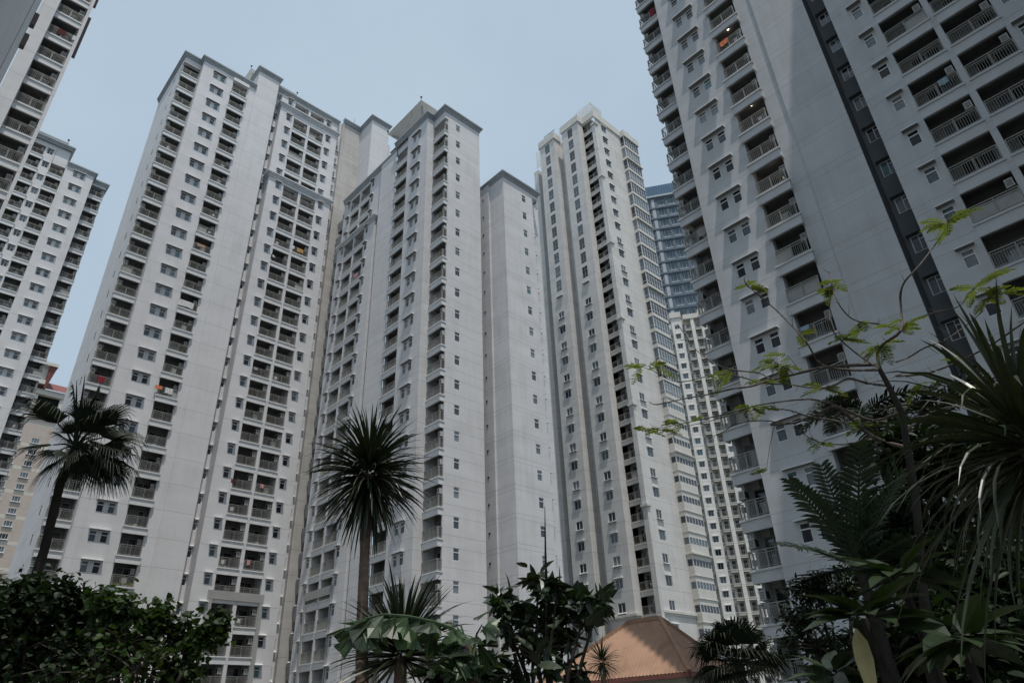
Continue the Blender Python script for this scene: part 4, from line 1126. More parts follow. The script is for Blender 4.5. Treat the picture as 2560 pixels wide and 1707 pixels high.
for u, v, s_ in spec:
    tip = at(u, v, D0+rng.uniform(-0.8, 0.8)); d = (tip-c); L_ = d.length; d.normalize()
    hub = c+d*L_*0.45+Vector((0, 0, 0.10)); m = MB(); m.tube([c, c.lerp(hub, 0.5)+Vector((0, 0, 0.05)), hub], [0.02, 0.016, 0.012], 'fan', 5)
    fan_leaf(m, hub, d, Vector((rng.uniform(-0.5, 0.5), rng.uniform(-0.5, 0.5), 1)), L_*0.72*s_+0.15, rng, 'fan', 30, 2.4, 0.5)
    m.build('frond', r, off)
for u, v in ((213, 935), (192, 950)):     # unopened spears
    m = MB(); tip = at(u, v, D0); m.tube([c, c.lerp(tip, 0.6), tip], [0.03, 0.022, 0.004], 'fan', 5); m.build('spear_leaf', r, off)

# --- tall dragon tree in the middle foreground
rng = random.Random(5); D0 = 9.2
c = at(922, 1185, D0); base = Vector((at(905, 1700, 8.6).x, at(905, 1700, 8.6).y, 0))
r, off = plant('dragon_tree', 'tall dragon tree with a ringed brown trunk and one round head of sword leaves', 'tree', base)
t = MB(); ring_trunk(t, [base, at(905, 1700, 8.6), at(905, 1560, 8.8), at(910, 1420, 9.0), at(917, 1300, 9.15), c], [0.095, 0.078, 0.070, 0.064, 0.060, 0.045], 'bark', 0.035); t.build('trunk', r, off)
m = MB(); sword_head(m, c, 430, 0.74, 0.038, rng, 'sword', -1.0, 0.98, 0.24, 0.14); m.build('crown', r, off)

# --- lower dragon tree behind it
rng = random.Random(6); D0 = 8.4
c = at(1003, 1640, D0); base = Vector((c.x, c.y, 0))
r, off = plant('dragon_tree', 'low dark dragon tree just right of the tall ringed trunk', 'tree', base)
t = MB(); ring_trunk(t, [base, c], [0.11, 0.07], 'bark', 0.04); t.build('trunk', r, off)
m = MB(); sword_head(m, c, 230, 0.80, 0.042, rng, 'sword', -0.35, 0.99, 0.14, 0.1); m.build('crown', r, off)

# --- small dragon tree in front of the pavilion roof
rng = random.Random(8); D0 = 14.0
c = at(1505, 1655, D0); base = Vector((c.x, c.y, 0))
r, off = plant('dragon_tree', 'small round-headed dragon tree in front of the terracotta roof', 'tree', base)
t = MB(); ring_trunk(t, [base, c], [0.07, 0.05], 'bark', 0.05); t.build('trunk', r, off)
m = MB(); sword_head(m, c, 120, 0.36, 0.026, rng, 'sword', -0.8, 0.98, 0.1, 0.06); m.build('crown', r, off)

# --- bushy fan palm at the right foot of the roof
rng = random.Random(9); D0 = 16.0
c = at(1845, 1655, D0); base = Vector((c.x, c.y, 0))
r, off = plant('fan_palm', 'bushy dark fan palm beside the terracotta roof', 'palm', base)
t = MB(); ring_trunk(t, [base, c], [0.16, 0.12], 'barkdark', 0.08); t.build('trunk', r, off)
for i in range(34):
    th = i*2.4; z = rng.uniform(-0.55, 0.95); rr = math.sqrt(1-z*z); d = Vector((rr*math.cos(th), rr*math.sin(th), z))
    hub = c+d*0.42; q = MB(); q.tube([c, hub], [0.016, 0.012], 'fan', 5); fan_leaf(q, hub, d+Vector((0, 0, 0.1)), Vector((0.2, 0.1, 1)), rng.uniform(0.55, 0.72), rng, 'fan', 22, 2.9); q.build('frond', r, off)

# --- leafy trees in the lower left
def leafy(name, label, cat, cents, D0, n, size, mat, rng, trunk=True, heart=True, scat=0.6, group=None, twigs=26, tw='twig', bark='barkdark'):
    cs = [(at(u, v, D0+dd), rad) for u, v, rad, dd in cents]
    b = Vector((sum(c.x for c, _ in cs)/len(cs), sum(c.y for c, _ in cs)/len(cs), 0))
    r, off = plant(name, label, cat, b, group)
    fork = Vector((b.x, b.y, max(0.5, min(c.z for c, _ in cs)-0.8)))
    t = MB(); t.tube([b, b.lerp(fork, 0.5)+Vector((0.05, 0.03, 0)), fork], [0.11, 0.09, 0.075], bark, 8)
    ends = []
    for c, rad in cs:
        t.tube([fork, fork.lerp(c, 0.55)+Vector((rng.uniform(-.1, .1), rng.uniform(-.1, .1), 0.1)), c], [0.034, 0.02, 0.009], bark, 6)
        for i in range(twigs):
            d = Vector((rng.gauss(0, 1), rng.gauss(0, 1), rng.gauss(0.25, 0.8))).normalized(); e = c+d*rad*rng.uniform(0.6, 1.05)
            mid = c.lerp(e, 0.5)+Vector((0, 0, 0.06*rad)); t.tube([c, mid, e], [0.012, 0.008, 0.003], tw, 4, False); ends.append((c, mid, e))
    t.build('trunk', r, off)
    m = MB()
    for i in range(n):
        c, mid, e = rng.choice(ends); k = rng.random(); p = (c.lerp(mid, k*2) if k < 0.5 else mid.lerp(e, k*2-1))
        p = p+Vector((rng.gauss(0, 1), rng.gauss(0, 1), rng.gauss(0, 1)))*size*scat
        d = (e-c).normalized()*0.5+Vector((rng.gauss(0, 1), rng.gauss(0, 1), rng.gauss(-0.3, 0.7)))
        nr = Vector((rng.gauss(0, 0.6), rng.gauss(0, 0.6), 1)); s_ = size*rng.uniform(0.6, 1.25)
        oval_leaf(m, p, d, nr, s_, s_*(0.85 if heart else 0.42), mat, heart)
    m.build('crown', r, off); return r, off
rng = random.Random(11)
leafy('leafy_tree', 'dark leafy tree filling the lower left corner under the fan palm', 'tree', [(30, 1640, 0.62, 0), (120, 1610, 0.55, 0.3), (190, 1670, 0.55, -0.3), (50, 1560, 0.36, 0.4), (110, 1520, 0.26, 0), (155, 1500, 0.16, 0.1), (215, 1530, 0.22, 0.2), (20, 1720, 0.6, 0), (250, 1640, 0.34, 0), (-10, 1540, 0.25, 0), (70, 1490, 0.13, 0)], 9.0, 9000, 0.07, 'bush', rng, scat=1.1)
leafy('leafy_tree', 'lighter leafy tree right of the corner one, reaching a thin bough out to the right', 'tree', [(310, 1610, 0.34, 0), (275, 1550, 0.24, 0.2), (300, 1515, 0.17, 0.1), (255, 1510, 0.12, 0.1), (375, 1600, 0.27, 0.2), (350, 1545, 0.15, 0), (405, 1550, 0.15, 0), (440, 1590, 0.17, 0.1), (475, 1615, 0.16, 0), (340, 1680, 0.38, -0.2), (430, 1680, 0.28, 0), (500, 1600, 0.10, 0), (525, 1580, 0.07, 0), (548, 1562, 0.05, 0), (240, 1690, 0.35, 0), (470, 1680, 0.18, 0)], 8.2, 2900, 0.07, 'bush2', rng, twigs=20, scat=0.9)
# small palm tip at the extreme left
rng = random.Random(12); c = at(-40, 1500, 11); base = Vector((c.x, c.y, 0))
r, off = plant('palm', 'small palm at the left edge behind the leafy tree', 'palm', base)
t = MB(); ring_trunk(t, [base, c], [0.09, 0.06], 'barkdark', 0.07); t.build('trunk', r, off)
for i in range(9):
    th = i*0.7+0.2; d = Vector((math.cos(th), math.sin(th), rng.uniform(0.2, 0.9))); q = MB(); pinnate(q, arc(c, d, 0.95, 0.9), 26, 0.3, 0.03, 'frond', rng); q.build('frond', r, off)

# --- fishtail palm: one arching frond lit from above, and its stem
rng = random.Random(13)
base = Vector((at(1190, 1700, 7.0).x, at(1190, 1700, 7.0).y, 0))
r, off = plant('fishtail_palm', 'fishtail palm with a bright ragged frond arching left in front of the ringed trunk', 'palm', base)
stem = [base, at(1185, 1690, 7.0), at(1165, 1600, 7.0)]
t = MB(); t.tube(stem, [0.05, 0.04, 0.03], 'bark', 7); t.build('trunk', r, off)
path = [at(1165, 1600, 7.0), at(1130, 1570, 6.95), at(1080, 1553, 6.9), at(1020, 1540, 6.9), at(960, 1535, 6.9), at(915, 1545, 6.9), at(880, 1575, 6.9)]
m = MB(); m.tube(path, [0.022, 0.02, 0.017, 0.014, 0.011, 0.008, 0.005], 'fish', 5)
def fish_leaflet(mb, p, d, up, L_, w, mat):
    d = d.normalized(); s_ = d.cross(up).normalized(); n = 6; tips = []
    for i in range(n+1):
        u = -0.5+i/n; l = L_*(0.82+0.22*math.cos(u*2.4))*rng.uniform(0.62, 1.12)
        tips.append(p+d*l+s_*u*w*1.6+Vector((0, 0, -0.12*L_*abs(u)*2+rng.uniform(-0.05, 0.02)*L_)))
    mids = [p+d*L_*0.5+s_*(-0.5+i/n)*w*0.9+up*0.045*L_*(1 if i % 2 else -1) for i in range(n+1)]
    for i in range(n):
        mb.poly([p, mids[i], mids[i+1]], mat); mb.poly([mids[i], tips[i], tips[i+1]-d*L_*0.04, mids[i+1]], mat)
for j in range(len(path)-1):
    for k in range(2):
        p = path[j].lerp(path[j+1], k/2); dr = (path[j+1]-path[j]).normalized(); toeye = (EYE-p).normalized()
        for sg in (-1, 1):
            d = dr*0.5+Vector((0, 0, -0.75))+toeye*sg*0.45+Vector((rng.uniform(-.2, .2), rng.uniform(-.2, .2), 0))
            if rng.random() < 0.12: continue
            q_ = rng.uniform(0.65, 1.25); fish_leaflet(m, p, d+Vector((rng.uniform(-.3, .3), rng.uniform(-.3, .3), rng.uniform(-.1, .3))), Vector((0, 0, 1))+toeye*0.8*sg+Vector((rng.uniform(-.5, .5), rng.uniform(-.5, .5), 0)), 0.27*q_, rng.uniform(0.18, 0.30), rng.choice(('fish', 'fish', 'fish2', 'broad')))
m.build('frond', r, off)
for (u0, v0, u1, v1, dd) in ((1165, 1600, 1140, 1560, 0.4), (1180, 1640, 1205, 1560, -0.2), (1180, 1660, 1120, 1640, -0.3), (1185, 1680, 1230, 1640, 0.2), (1170, 1640, 1150, 1700, -.3)):
    m = MB(); a = at(u0, v0, 7.0); e = at(u1, v1, 7.0+dd); pth = [a, a.lerp(e, 0.5)+Vector((0, 0, 0.06)), e]; m.tube(pth, [0.015, 0.01, 0.005], 'fish', 5)
    for k in range(7):
        p = pth[0].lerp(pth[2], 0.3+k*0.11); d = Vector((rng.uniform(-1, 1), rng.uniform(-1, 1), rng.uniform(-0.9, 0.5))); fish_leaflet(m, p, d, Vector((rng.uniform(-.5, .5), rng.uniform(-.5, .5), 1)), rng.uniform(0.18, 0.30), rng.uniform(0.12, 0.2), 'fish' if k % 3 else 'broad')
    m.build('frond', r, off)

# --- broad-leaved tree with a spear in the lower middle
rng = random.Random(14)
r, off = leafy('broadleaf_tree', 'broad-leaved dark tree with a tall thin spear rising from it, left of the terracotta roof', 'tree',
      [(1330, 1590, 0.20, 0), (1300, 1520, 0.13, 0.2), (1365, 1495, 0.14, 0), (1420, 1535, 0.16, 0.1), (1465, 1520, 0.10, 0), (1498, 1505, 0.06, 0), (1265, 1555, 0.11, 0), (1250, 1500, 0.07, 0.1), (1345, 1660, 0.26, -0.2), (1420, 1620, 0.20, 0), (1290, 1690, 0.22, 0), (1395, 1465, 0.07, 0), (1345, 1455, 0.06, 0), (1440, 1690, 0.16, 0), (1385, 1565, 0.15, 0.2)],
      7.6, 470, 0.20, 'broad', rng, heart=False, twigs=9, scat=0.22)
m = MB()
for u, v in ((1250, 1490), (1275, 1540), (1300, 1500), (1345, 1465), (1385, 1470), (1420, 1500), (1455, 1510), (1500, 1500), (1515, 1515), (1480, 1545), (1330, 1540), (1400, 1580), (1290, 1590), (1240, 1520), (1440, 1600), (1360, 1620)):
    a = at(u, v, 7.6+rng.uniform(-0.3, 0.3))
    for k in range(4): fish_leaflet(m, a, Vector((rng.uniform(-1, 1), rng.uniform(-1, 1), rng.uniform(-0.9, 0.9))), Vector((rng.uniform(-.6, .6), rng.uniform(-.6, .6), 1)), rng.uniform(0.14, 0.26), rng.uniform(0.10, 0.2), rng.choice(('broad', 'fish2', 'fish2')))
m.build('young_leaves', r, off)
m = MB(); sp = [at(1368, 1500, 7.6), at(1364, 1400, 7.6), at(1362, 1265, 7.6)]; m.tube(sp, [0.016, 0.013, 0.003], 'barkdark', 6); m.build('spear_leaf', r, off)
# low broad-leaved filler along the bottom
rng = random.Random(15)
leafy('broadleaf_tree', 'low ragged broad-leaved shrub under the fishtail frond', 'shrub', [(1150, 1700, 0.3, 0), (1215, 1690, 0.3, 0.1), (1100, 1720, 0.25, 0)], 7.4, 420, 0.18, 'broad', rng, heart=False, twigs=14, scat=0.3)

# --- thin branched feathery tree at the right
rng = random.Random(21); D0 = 6.6
base = Vector((at(2330, 1700, D0).x, at(2330, 1700, D0).y, 0))
r, off = plant('feathery_tree', 'thin bare-branched tree with sparse yellow-green feathery leaves', 'tree', base)
t = MB()
def branch(pts, r0, r1, dv=0.0):
    q = [at(u, v, D0+dv+0.25*math.sin(i*1.7)) for i, (u, v) in enumerate(pts)]
    # smooth by inserting midpoints
    out = []
    for i in range(len(q)-1):
        p0 = q[max(i-1, 0)]; p1 = q[i]; p2 = q[i+1]; p3 = q[min(i+2, len(q)-1)]
        for k in range(4):
            s_ = k/4; out.append(0.5*((2*p1)+(-p0+p2)*s_+(2*p0-5*p1+4*p2-p3)*s_*s_+(-p0+3*p1-3*p2+p3)*s_**3))
    out.append(q[-1]); n = len(out)
    t.tube(out, [(r0+(r1-r0)*i/(n-1))*rng.uniform(0.85, 1.12) for i in range(n)], 'twig', 6); bpts.extend(out)
    for i in range(4, n-1, 5):      # short side twigs
        d_ = Vector((rng.gauss(0, 1), rng.gauss(0, 1), rng.gauss(0.3, 1))).normalized()*rng.uniform(0.04, 0.13); t.tube([out[i], out[i]+d_*0.6, out[i]+d_+Vector((0, 0, 0.015))], [0.0035, 0.0025, 0.001], 'twig', 4, False)
    return out
tr = [base, at(2330, 1690, D0), at(2310, 1500, D0), at(2290, 1250, D0), at(2254, 1030, D0), at(2222, 965, D0), at(2200, 925, D0)]
t.tube(tr, [0.055, 0.042, 0.036, 0.031, 0.026, 0.022, 0.019], 'barkdark', 8); bpts = []
branch([(2200, 925), (2191, 912), (2120, 914), (2054, 919), (1985, 936), (1920, 952), (1880, 965), (1830, 972), (1780, 984), (1712, 996), (1643, 1011), (1623, 1004)], 0.017, 0.004)
branch([(1928, 949), (1896, 932), (1841, 926), (1800, 915), (1745, 879), (1715, 840), (1694, 810)], 0.008, 0.003)
branch([(1900, 960), (1860, 944), (1790, 936), (1700, 955), (1643, 933), (1622, 915)], 0.007, 0.003)
branch([(2225, 965), (2170, 958), (2120, 946), (2080, 966), (2036, 970), (1980, 962), (1920, 959)], 0.013, 0.006)
branch([(2200, 925), (2193, 886), (2207, 861), (2251, 828), (2253, 780), (2251, 737), (2262, 704), (2298, 664), (2334, 617), (2367, 570), (2372, 548)], 0.016, 0.003)
branch([(2251, 824), (2196, 810), (2134, 799), (2094, 755), (2076, 697), (2074, 680)], 0.009, 0.003)
branch([(2251, 828), (2280, 803), (2327, 784), (2392, 768), (2418, 744), (2436, 723)], 0.008, 0.003)
branch([(2204, 924), (2130, 925), (2054, 912), (2014, 853), (1950, 784), (1904, 744), (1864, 709), (1862, 690)], 0.013, 0.003)
branch([(2204, 924), (2150, 890), (2091, 839), (2074, 800), (2076, 740)], 0.010, 0.003)
branch([(2240, 905), (2272, 893), (2310, 870), (2356, 853), (2400, 825), (2429, 803), (2458, 777)], 0.008, 0.003)
branch([(2240, 940), (2330, 930), (2461, 872), (2560, 806), (2640, 760)], 0.010, 0.006)
branch([(2254, 1030), (2180, 1050), (2100, 1018), (2060, 1004), (2009, 998), (1910, 1010), (1850, 1024), (1803, 1037), (1700, 1060), (1605, 1078)], 0.013, 0.003)
branch([(2270, 1120), (2180, 1090), (2110, 1030), (2083, 1015), (2040, 1037), (1979, 1057), (1927, 1062)], 0.018, 0.008)
branch([(2150, 1065), (2080, 1050), (2025, 1042), (1990, 1030), (1964, 1024), (1918, 1021), (1841, 1033), (1780, 1051), (1650, 1080)], 0.009, 0.003)
branch([(1979, 1057), (1950, 1056), (1902, 1051), (1841, 1059), (1810, 1078), (1780, 1091)], 0.007, 0.003)
branch([(2260, 1080), (2330, 1030), (2420, 1010), (2500, 980)], 0.012, 0.004)
branch([(2180, 1090), (2120, 1110), (2050, 1105), (2000, 1080)], 0.008, 0.003)
branch([(2283, 1180), (2360, 1120), (2440, 1090), (2540, 1090)], 0.012, 0.005)
clusters = [(1640, 920, 3), (1605, 918, 2), (1622, 915, 2), (1650, 1075, 3), (1700, 1058, 3), (1612, 1078, 3), (1740, 1065, 2), (1862, 703, 4), (1940, 905, 4), (1955, 915, 4), (1905, 945, 3), (1970, 890, 2), (1820, 930, 2), (1850, 940, 2), (1855, 1022, 4), (1890, 1030, 3), (2060, 952, 4), (2030, 960, 3), (1940, 980, 2), (2076, 715, 4), (2090, 735, 3), (2165, 830, 3), (2200, 860, 4), (2235, 872, 4), (2265, 835, 3), (2290, 820, 2), (2225, 800, 3), (2436, 722, 4), (2470, 745, 5), (2500, 735, 4), (2460, 700, 3), (2370, 555, 4), (2350, 560, 2), (2390, 545, 2), (1915, 1178, 3), (2050, 1085, 3), (2150, 1045, 3), (2010, 1080, 2), (1870, 1008, 2), (2020, 850, 2), (2110, 840, 3), (2130, 870, 3), (2480, 960, 3), (2300, 960, 3), (2360, 900, 2)]
m = MB()
for u, v, n in clusters:
    o = at(u, v, D0+rng.uniform(-0.15, 0.15)); nb = min(bpts, key=lambda q_: (q_-o).length)
    if (nb-o).length < 0.12: o = nb
    else: t.tube([nb, nb.lerp(o, 0.5)+Vector((0, 0, 0.02)), o], [0.004, 0.003, 0.002], 'twig', 4, False)
    for k in range(n):
        th = rng.uniform(0, 2*PI); d = Vector((math.cos(th), math.sin(th), rng.uniform(-0.35, 0.35))).normalized(); L_ = rng.uniform(0.13, 0.24)
        q = arc(o, d, L_, 0.7, 5); m.tube(q, [0.0022]*6, 'feather', 3, False); s_ = perp(d)
        for j in range(11):
            f = 0.15+0.85*j/10; x = f*5; i = min(int(x), 4); p = q[i].lerp(q[i+1], x-i)
            ll = 0.055*math.sin(PI*(0.2+0.7*f))
            for sg in (-1, 1):
                e = (s_*sg+d*0.5+Vector((0, 0, rng.uniform(-0.35, 0.1)))).normalized()
                strip(m, [p, p+e*ll*0.5, p+e*ll], [0.006, 0.015, 0.002], 'feather', d, 0.1)
t.build('trunk', r, off); m.build('crown', r, off)

# --- two dark foxtail palms behind
for k, (u, v, lab, seed) in enumerate(((2165, 975, 'dark bristly palm crown behind the feathery branches, left of its twin', 31), (2345, 960, 'dark bristly palm crown nearer the right edge, behind the sword leaves', 32))):
    rng = random.Random(seed); D0 = 12.5; c = at(u, v+60, D0); base = Vector((c.x+0.5, c.y, 0))
    r, off = plant('foxtail_palm', lab, 'palm', base)
    t = MB(); ring_trunk(t, [base, base.lerp(c, 0.5), c], [0.12, 0.10, 0.06], 'barkdark', 0.09); t.build('trunk', r, off)
    for i in range(11):
        th = i*2.4; z = rng.uniform(-0.1, 0.95); d = Vector((math.cos(th), math.sin(th), z)); q = MB()
        pinnate(q, arc(c, d, rng.uniform(0.9, 1.3), 1.5), 34, 0.26, 0.03, 'fan', rng, 0.5, 0.9, 'fan'); q.build('frond', r, off)

# --- big sword-leaved plant at the right edge
rng = random.Random(41); D0 = 4.3
c = at(2585, 1120, D0); base = Vector((c.x, c.y, 0))
r, off = plant('screw_pine', 'large sword-leaved plant leaning in from the right edge', 'plant', base)
t = MB(); ring_trunk(t, [base, c], [0.10, 0.07], 'bark', 0.05); t.build('trunk', r, off)
m = MB(); sword_head(m, c, 170, 0.74, 0.030, rng, 'sword2', -0.7, 0.97, 0.40, 0.10)
for u, v in ((2400, 760), (2460, 800), (2520, 790), (2545, 800), (2200, 1300), (2120, 1390), (2260, 1180), (2380, 1500), (2420, 1640), (2480, 1690), (2300, 1480), (2230, 1050), (2180, 1150), (2350, 950), (2290, 1110), (2160, 1260), (2330, 1420), (2400, 1560), (2500, 1600), (2270, 1400), (2470, 880), (2420, 880), (2440, 800), (2330, 1360), (2560, 1500), (2250, 1560)):
    e = at(u, v, D0+rng.uniform(-0.5, 0.3)); d = e-c; sword(m, c, d+Vector((0, 0, 0.25*d.length)), d.length*1.08, 0.034, 0.32, 'sword2', rng)
m.build('crown', r, off)

# --- palm with broad leaflets
rng = random.Random(51); D0 = 7.0
c = at(2150, 1420, D0); base = Vector((c.x+0.2, c.y, 0))
r, off = plant('feather_palm', 'palm with a broad dark green feather frond raised against the nearest tower', 'palm', base)
t = MB(); ring_trunk(t, [base, c], [0.07, 0.045], 'barkdark', 0.08); t.build('trunk', r, off)
for k, (u, v, nl, ll, lw) in enumerate(((1975, 1200, 24, 0.24, 0.042), (2055, 1165, 22, 0.24, 0.038), (2250, 1180, 22, 0.34, 0.045), (1950, 1360, 24, 0.30, 0.035), (2330, 1330, 22, 0.34, 0.045), (2150, 1120, 20, 0.3, 0.045), (1960, 1480, 22, 0.26, 0.03), (2300, 1470, 20, 0.3, 0.04))):
    e = at(u, v, D0+rng.uniform(-0.5, 0.5)); d = e-c; q = MB(); pinnate(q, arc(c, d+Vector((0, 0, 0.2*d.length)), d.length*1.0, 0.45), nl, ll*0.85, lw*0.9, 'frond', rng, 0.3, 0.3); q.build('frond', r, off)

# --- rosettes of big oblong leaves
for k, (u, v, D0, n, L_, lab, seed) in enumerate(((2160, 1545, 5.4, 22, 0.42, 'rosette of big oblong leaves above the dry yellow leaf', 61), (2250, 1440, 5.8, 18, 0.44, 'upper rosette of big oblong leaves in front of the feather palm', 62), (2080, 1690, 5.6, 16, 0.34, 'lowest rosette of oblong leaves at the bottom edge, right of the fan palm', 63), (2400, 1600, 5.2, 22, 0.42, 'rosette of dark oblong leaves under the big sword leaves', 64))):
    rng = random.Random(seed); c = at(u, v, D0); base = Vector((c.x, c.y, 0))
    r, off = plant('frangipani', lab, 'shrub', base)
    t = MB(); t.tube([base, base.lerp(c, 0.6)+Vector((0.08, -0.05, 0)), c], [0.05, 0.04, 0.025], 'barkdark', 7); t.build('trunk', r, off)
    m = MB()
    for i in range(n):
        th = i*2.4; z = rng.uniform(-0.3, 0.8); d = Vector((math.cos(th), math.sin(th), z)).normalized(); p = c+d*0.06
        oval_leaf(m, p, d, Vector((rng.gauss(0, .3), rng.gauss(0, .3), 1)), L_*rng.uniform(0.7, 1.1), L_*0.36, 'broad', False, 0.25)
    m.build('crown', r, off)
    if k == 0:
        q = MB(); oval_leaf(q, at(2140, 1570, 5.3), Vector((0, 0, -1))+Vector((0.05, 0.02, 0)), (EYE-c), 0.44, 0.11, 'dry', False, 0.05); tag(q.build('dead_leaf', r, off), 'hanging dry yellow leaf')
# --- dense dark shrubs filling the lower right
rng = random.Random(71)
leafy('shrub', 'dense dark shrub in the lower right corner below the sword leaves', 'shrub', [(2330, 1640, 0.5, 0), (2450, 1600, 0.5, 0.3), (2540, 1540, 0.45, 0.3), (2250, 1690, 0.45, 0), (2420, 1700, 0.6, 0), (2560, 1680, 0.6, 0), (2200, 1620, 0.3, 0.4), (2380, 1500, 0.4, 0.6), (2500, 1430, 0.4, 0.8)], 7.4, 7500, 0.15, 'bush', rng, heart=False)
leafy('shrub', 'small-leaved dark shrub beside the lower balconies of the nearest tower', 'shrub', [(2010, 1560, 0.3, 0), (2050, 1620, 0.4, 0), (2120, 1480, 0.35, 0.2), (2100, 1700, 0.4, 0), (2040, 1480, 0.22, 0)], 7.4, 3200, 0.06, 'bush', rng, heart=False)
leafy('shrub', 'dark leafy shrub behind the feather palm, under the bristly palm crowns', 'shrub', [(2250, 1130, 0.35, 0), (2320, 1200, 0.5, 0), (2420, 1150, 0.4, 0), (2500, 1080, 0.4, 0), (2190, 1390, 0.35, 0), (2300, 1420, 0.5, 0), (2230, 1300, 0.45, 0), (2380, 1330, 0.5, 0), (2500, 1250, 0.5, 0)], 9.2, 5200, 0.15, 'bush', rng, heart=False)

# ================================================================ things people left on their balconies
def cloth_mat(name, col):
    M[name] = plain(name, col, 0.9, 0.1, noise=0.25, nscale=6)
for nm, col in (('orange_cloth', (0.62, 0.20, 0.10)), ('white_cloth', (0.62, 0.62, 0.62)), ('red_cloth', (0.22, 0.03, 0.04)), ('tan_cloth', (0.36, 0.24, 0.17)), ('mustard_cloth', (0.46, 0.27, 0.10)), ('black_cloth', (0.02, 0.022, 0.024)), ('pink_cloth', (0.50, 0.26, 0.26)), ('grey_cloth', (0.30, 0.29, 0.29)), ('blue_cloth', (0.26, 0.36, 0.40)), ('maroon_cloth', (0.09, 0.03, 0.033)), ('leaf_yellow', (0.22, 0.25, 0.04))): cloth_mat(nm, col)
GL_ = 'washing hung out on the balconies'
def cloth(face, plane, a, z, w, h, mat, label, name='towel', cat='laundry', seed=0, over=0.12):
    """cloth folded over the railing: a hanging front with soft folds, a short back flap"""
    rg = random.Random(seed+int(a*10)); n = 9; mb = MB(); rowsn = 5; ph = rg.uniform(0, 6)
    P = lambda x, y, zz: fp(face, plane, a+x, y, zz)
    top = z+1.13
    for k in range(n):
        for s_, hh in ((-1, h), (1, over)):
            for r_ in range(rowsn if s_ < 0 else 1):
                m_ = rowsn if s_ < 0 else 1; q = []
                for (i, j) in ((k, r_), (k+1, r_), (k+1, r_+1), (k, r_+1)):
                    x = -w/2+w*i/n; f = j/m_; wob = 0.03*math.sin(ph+i*1.3)*f+0.012*math.sin(i*2.7)
                    sag = hh*f*(1+0.06*math.sin(ph+i*0.9))
                    q.append(P(x, s_*(0.045+(0.02*f if s_ < 0 else 0))+wob*s_*0.6, top-sag))
                mb.poly(q, mat)
        q = [P(-w/2+w*k/n, -0.045, top), P(-w/2+w*(k+1)/n, -0.045, top), P(-w/2+w*(k+1)/n, 0.045, top), P(-w/2+w*k/n, 0.045, top)]; mb.poly(q, mat)
    c = fp(face, plane, a, 0, z)
    o = mb.build(name, None, (c[0], c[1], z)); o.location = (c[0], c[1], z); tag(o, label, cat, GL_); return o
def lev(lv, z): return min(lv, key=lambda q: abs(q-z))
LD, LE, LJ = levels(88.0, 29), levels(72.0, 24), levels(72.6, 24)
YD = 79.04
def onD(u, v, w, h, mat, label, **k):
    p = ony(u, v, YD); z = lev(LD, p.z-1.1+0.4); cloth('Y-', YD, p.x, z, w, h, mat, label, **k)
onD(398, 962, 0.75, 0.45, 'orange_cloth', 'orange towel over the left end of a balcony railing, low on the tallest tower')
onD(423, 972, 0.85, 0.72, 'white_cloth', 'white towel over the same railing as the orange towel, to its right')
onD(466, 752, 1.9, 0.85, 'white_cloth', 'broad white sheet covering a whole railing in the tallest tower', name='bed_sheet')
onD(505, 606, 1.1, 0.5, 'tan_cloth', 'brown blanket over a railing high on the tallest tower', name='blanket')
def onC(u, v, w, h, mat, label, pl=79.05, **k):
    p = ony(u, v, pl+0.0); z = lev(LD, p.z-0.8); cloth('Y-', pl+0.045, p.x, z, w, h, mat, label, **k)
onC(750, 628, 1.0, 0.7, 'mustard_cloth', 'mustard patterned blanket on the right-hand balcony stack of the tallest tower', name='blanket')
onC(731, 622, 0.55, 0.6, 'white_cloth', 'white shirt beside the mustard blanket', name='shirt')
onC(690, 652, 1.7, 0.75, 'black_cloth', 'black cloth screening a balcony below and left of the mustard blanket', name='awning')
onC(683, 645, 0.5, 0.4, 'white_cloth', 'small white cloth over the black balcony cloth')
onC(640, 918, 0.5, 0.45, 'grey_cloth', 'small pale towel on the left stack, about halfway down the tallest tower')
onC(655, 1215, 0.45, 0.5, 'pink_cloth', 'pink towel on a low balcony of the paired stack in the tallest tower')
onC(585, 1195, 0.6, 0.6, 'maroon_cloth', 'maroon towel on a low left balcony of the paired stack, tallest tower')
onC(620, 1415, 0.4, 0.6, 'pink_cloth', 'faded pink towel near the foot of the paired balcony stack')
onC(600, 1425, 0.35, 0.55, 'white_cloth', 'white towel left of the faded pink towel')
p = ony(255, 942, 80.4); cloth('Y-', 80.46, p.x, lev(LD, p.z-0.6), 0.7, 0.8, 'red_cloth', 'red patterned cloth on the corner balcony stack above the fan palm')
p = onx(891, 690, 38.5); cloth('X-', 38.44, p.y, lev(LE, p.z-0.7), 1.0, 0.75, 'pink_cloth', 'pink and white washing on the left wing of the middle tower', name='shirt')
p = onx(778, 1485, 38.5); cloth('X-', 38.44, p.y, lev(LE, p.z-0.7), 1.0, 0.6, 'white_cloth', 'white washing low on the left wing of the middle tower', name='shirt')
p = onx(1633, 40, 39.5); cloth('X-', 39.42, p.y, lev(LJ, p.z-0.6), 0.55, 1.0, 'red_cloth', 'crimson cloth at the top of the corner balconies on the nearest tower')
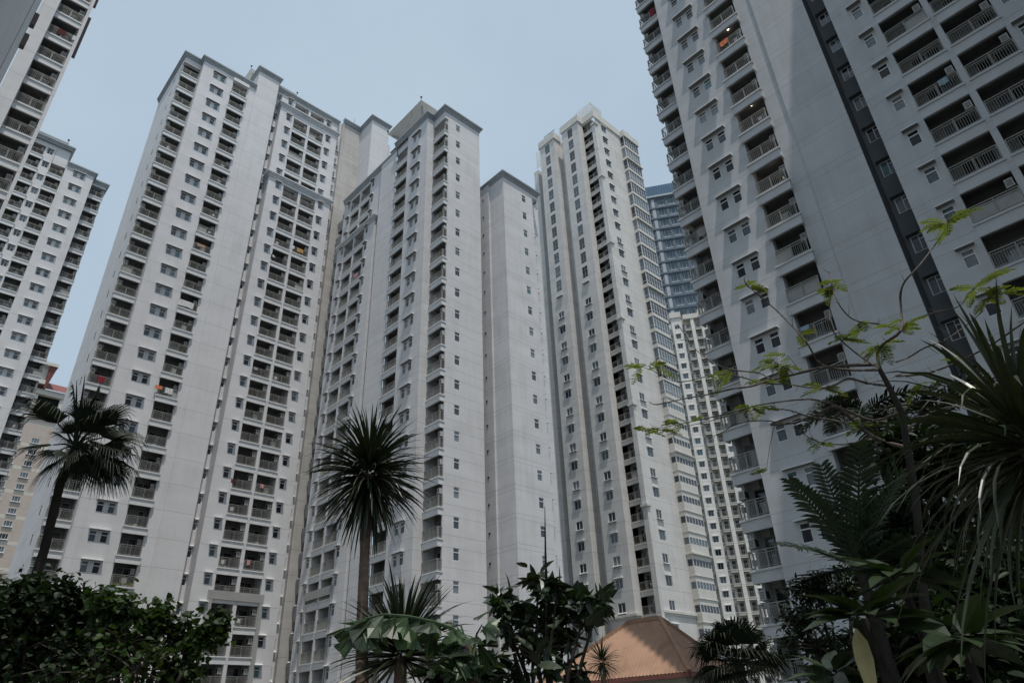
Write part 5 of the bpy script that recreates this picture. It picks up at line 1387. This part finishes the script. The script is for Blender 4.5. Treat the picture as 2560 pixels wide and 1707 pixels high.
p = onx(1812, 108, 38.3); cloth('X-', 38.2, p.y, lev(LJ, p.z-0.7), 0.7, 0.6, 'orange_cloth', 'orange cloth on the second balcony stack of the nearest tower')
p = onx(1757, 585, 39.5); cloth('X-', 39.42, p.y, lev(LJ, p.z-0.7), 0.7, 0.8, 'grey_cloth', 'grey sheet on a corner balcony of the nearest tower, beneath a lit lamp', name='bed_sheet')
p = onx(2362, 212, 38.6); cloth('X-', 38.60, p.y, lev(LJ, p.z-0.7), 0.5, 0.5, 'blue_cloth', 'pale blue towel on the wide balconies of the nearest tower')
p = onx(2013, 816, 38.3); cloth('X-', 38.2, p.y, lev(LJ, p.z-0.9), 0.55, 0.3, 'blue_cloth', 'light blue cloth behind the bare branch on the nearest tower')
p = ony(155, 82, 56.2); LA = levels(76.2, 26)
cloth('Y-', 56.22, p.x, lev(LA, p.z-0.7), 0.6, 0.7, 'maroon_cloth', 'dark red washing on the upper left corner tower', name='shirt')
p = ony(185, 100, 56.2); cloth('Y-', 56.22, p.x, lev(LA, p.z-0.9), 0.35, 0.6, 'white_cloth', 'white washing right of the dark red washing, upper left tower', name='shirt')
# flower boxes on the lowest visible balcony of the tallest tower
rg = random.Random(91); p = ony(290, 1450, 79.2); z = lev(LD, p.z-0.4)
for k in range(4):
    x = 19.62+k*0.5; r, off = plant('potted_plant', 'yellow-green potted plant behind the lowest visible railing of the tallest tower', 'potted plant', Vector((x, 79.22, z)), 'pots in a row behind one railing')
    r.location.z = z
    q = MB(); q.tube([(x, 79.22, z), (x, 79.22, z+0.22)], [0.09, 0.12], 'tan_cloth', 8); q.build('pot', r, (x, 79.22, z))
    m = MB()
    for i in range(40):
        d = Vector((rg.gauss(0, 1), rg.gauss(0, 1), abs(rg.gauss(0.4, .6)))).normalized(); oval_leaf(m, Vector((x, 79.22, z+0.2))+d*rg.uniform(0.05, 0.2), d, Vector((rg.gauss(0, 1), rg.gauss(0, 1), 1)), 0.13, 0.06, 'leaf_yellow')
    m.build('crown', r, (x, 79.22, z))
